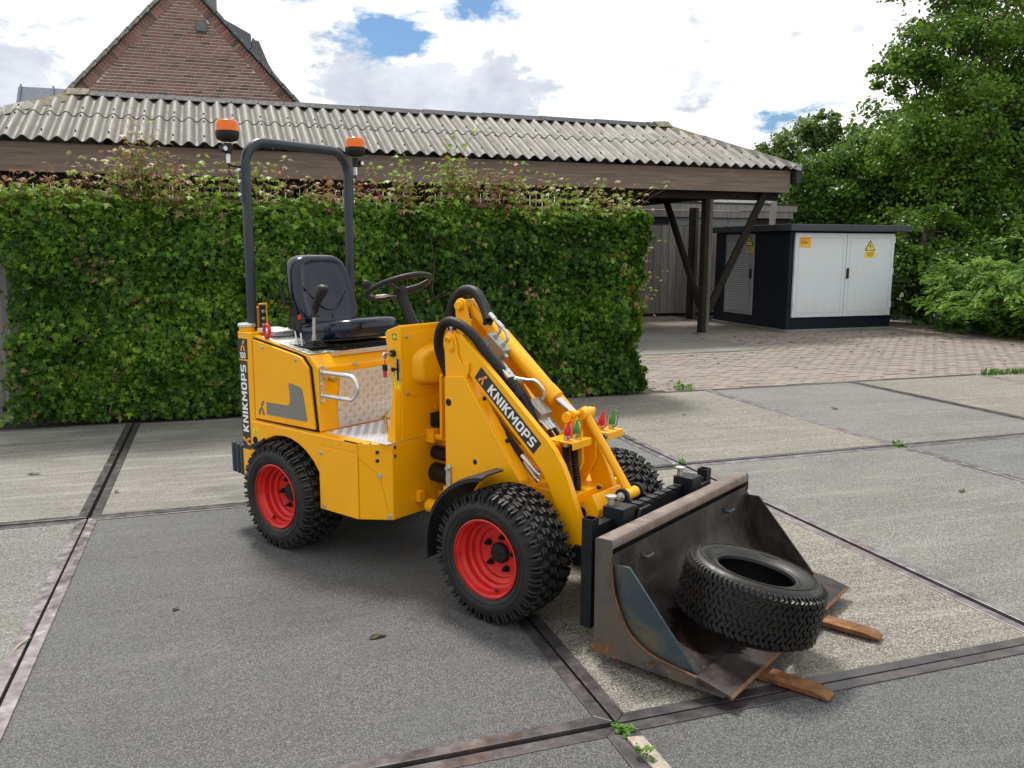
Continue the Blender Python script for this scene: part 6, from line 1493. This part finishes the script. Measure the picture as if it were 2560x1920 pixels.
m = MB(); m.prism([(2.014,.468),(2.014,.498),(2.022,.507),(2.070,.511),(2.083,.505),(2.087,.492),(2.087,.472),(2.080,.466)],'y',.0085,1.2415); bp(m,'top_bar','bucket_bar',bevel=.003)
m = MB(); m.prism([(2.452,.056),(2.452,.0865),(2.46,.0875),(2.585,.058),(2.592,.050),(2.588,.046)],'y',-.004,1.254); bp(m,'cutting_edge','bucket_in',bevel=.002)
m = MB(); m.prism([(2.580,.046),(2.584,.0590),(2.594,.0515),(2.591,.045)],'y',-.006,1.256); bp(m,'edge_rust','weld_rust',smooth=0)
for y in (.23,.985):
    m = MB(); m.tube([(2.09,y,.385),(2.112,y,.383),(2.118,y+.02,.387),(2.118,y+.034,.390)],.008,8); m.box((2.088,y-.012,.372),(2.094,y+.014,.400)); bp(m,'hook','bucket_blue',smooth=50)
m = MB(); random.seed(5)
for k in range(60):                                         # rust scabs along the foot of the near end plate
    t = random.random(); x = 2.02+.09*random.random()**1.5 if k < 34 else 2.10+.40*t; z = .050+abs(random.gauss(0,.018)) if k < 34 else .058+.018*random.random(); r = random.uniform(.003,.009)*(1.3 if k < 34 else .7)
    m.add([(x-r,-.0006,z),(x,-.0009,z-r*random.uniform(.5,1.4)),(x+r*random.uniform(.6,1.3),-.0006,z),(x+r*.2,-.0009,z+r*random.uniform(.6,1.8))],[(0,1,2,3)])
tag(bp(m,'rust_scabs','rust',smooth=0,flip=False),kind='stuff')

# ================================================================== LOOSE TYRE lying in the bucket
LTC = Vector((2.455,.438,.248)); ln = Vector((.15,.147,.977)).normalized()
def loose_tyre():
    R, W, Rb = .272, .225, .1485; h = W/2; m = MB()
    prof = [(h-.022,Rb),(h-.010,Rb+.003),(h-.006,Rb+.012),(h-.010,Rb+.022),(h+.004,.190),(h+.010,.215),(h+.008,.233),(h-.002,.247),(h-.012,.254),(h-.03,.262),(h-.06,.268),(0,.270)]
    prof = prof+[(-a,r) for a,r in reversed(prof[:-1])]
    inner = [(-h+.022,Rb),(-h+.026,Rb+.02),(-h+.016,.20),(-h+.02,.225),(-h+.045,.245),(0,.252),(h-.045,.245),(h-.02,.225),(h-.016,.20),(h-.026,Rb+.02)]
    m.lathe(prof+inner,(0,0,0),'z',84,closed=True)
    def blk_(a, z, l, w, ang, rb, ro):
        ca, sa = math.cos(ang), math.sin(ang); base = []
        def P(u, v, r): t = a+u/R; return (r*math.cos(t), r*math.sin(t), z+v)
        q = [(-l,-w),(l,-w),(l,w),(-l,w)]; vs = [P(u*ca-v*sa,u*sa+v*ca,rb) for u,v in q]+[P((u*ca-v*sa)*.9,(u*sa+v*ca)*.9,ro) for u,v in q]
        m.add(vs,[(4,5,6,7),(0,1,5,4),(1,2,6,5),(2,3,7,6),(3,0,4,7)])
    N = 40; p = 2*math.pi/N
    for k in range(N):
        for r_i in range(7):
            z = -h+.033+.0265*r_i; s = 1 if r_i % 2 else -1; fall = .005*(abs(z)/h)**3
            blk_(k*p+(p*.5 if r_i % 2 else 0), z, .0178, .0072, R_(50)*s, .262-fall, .2775-fall)
            blk_(k*p+(p*.5 if r_i % 2 else 0)+p*.42, z+.0, .0150, .0062, R_(50)*s, .262-fall, .2765-fall)
    for k in range(N*2):
        for s in (-1,1):                                       # rounded shoulder ribs
            a = k*p/2
            def P(t, r, z): return (r*math.cos(t), r*math.sin(t), z*s)
            a1 = a+p*.30
            vs = [P(a,.250,h-.006),P(a1,.250,h-.006),P(a1+.02,.262,h-.036),P(a+.02,.262,h-.036),P(a+.01,.262,h-.010),P(a1-.01,.262,h-.010),P(a1+.012,.2745,h-.034),P(a+.028,.2745,h-.034)]
            m.add(vs,[(4,5,6,7),(0,1,5,4),(1,2,6,5),(2,3,7,6),(3,0,4,7)])
    for rr, hh in ((.226,h+.0105),(.200,h+.0055),(.168,h-.0085)):
        for s in (1,-1): m.tube([(rr*math.cos(a),rr*math.sin(a),hh*s) for a in np.linspace(0,2*math.pi,73)],.0017,5,cap=False)
    for a0 in (100,-35):                                       # raised oval size panels on the sidewall
        pts = []
        for q in np.linspace(0,2*math.pi,25):
            rr = .207+.009*math.sin(q); an = R_(a0)+.17*math.cos(q); pts.append((rr*math.cos(an),rr*math.sin(an),h+.0085))
        m.tube(pts,.0014,5,cap=False)
    o = m.build('loose_tyre','old_tyre',None,smooth=32)
    q = ln.to_track_quat('Z','Y').to_matrix().to_4x4()
    o.matrix_world = ML @ Matrix.Translation(LTC) @ q
    tag(o,'bare black turf tyre lying tilted in the open bucket','tyre')
loose_tyre()
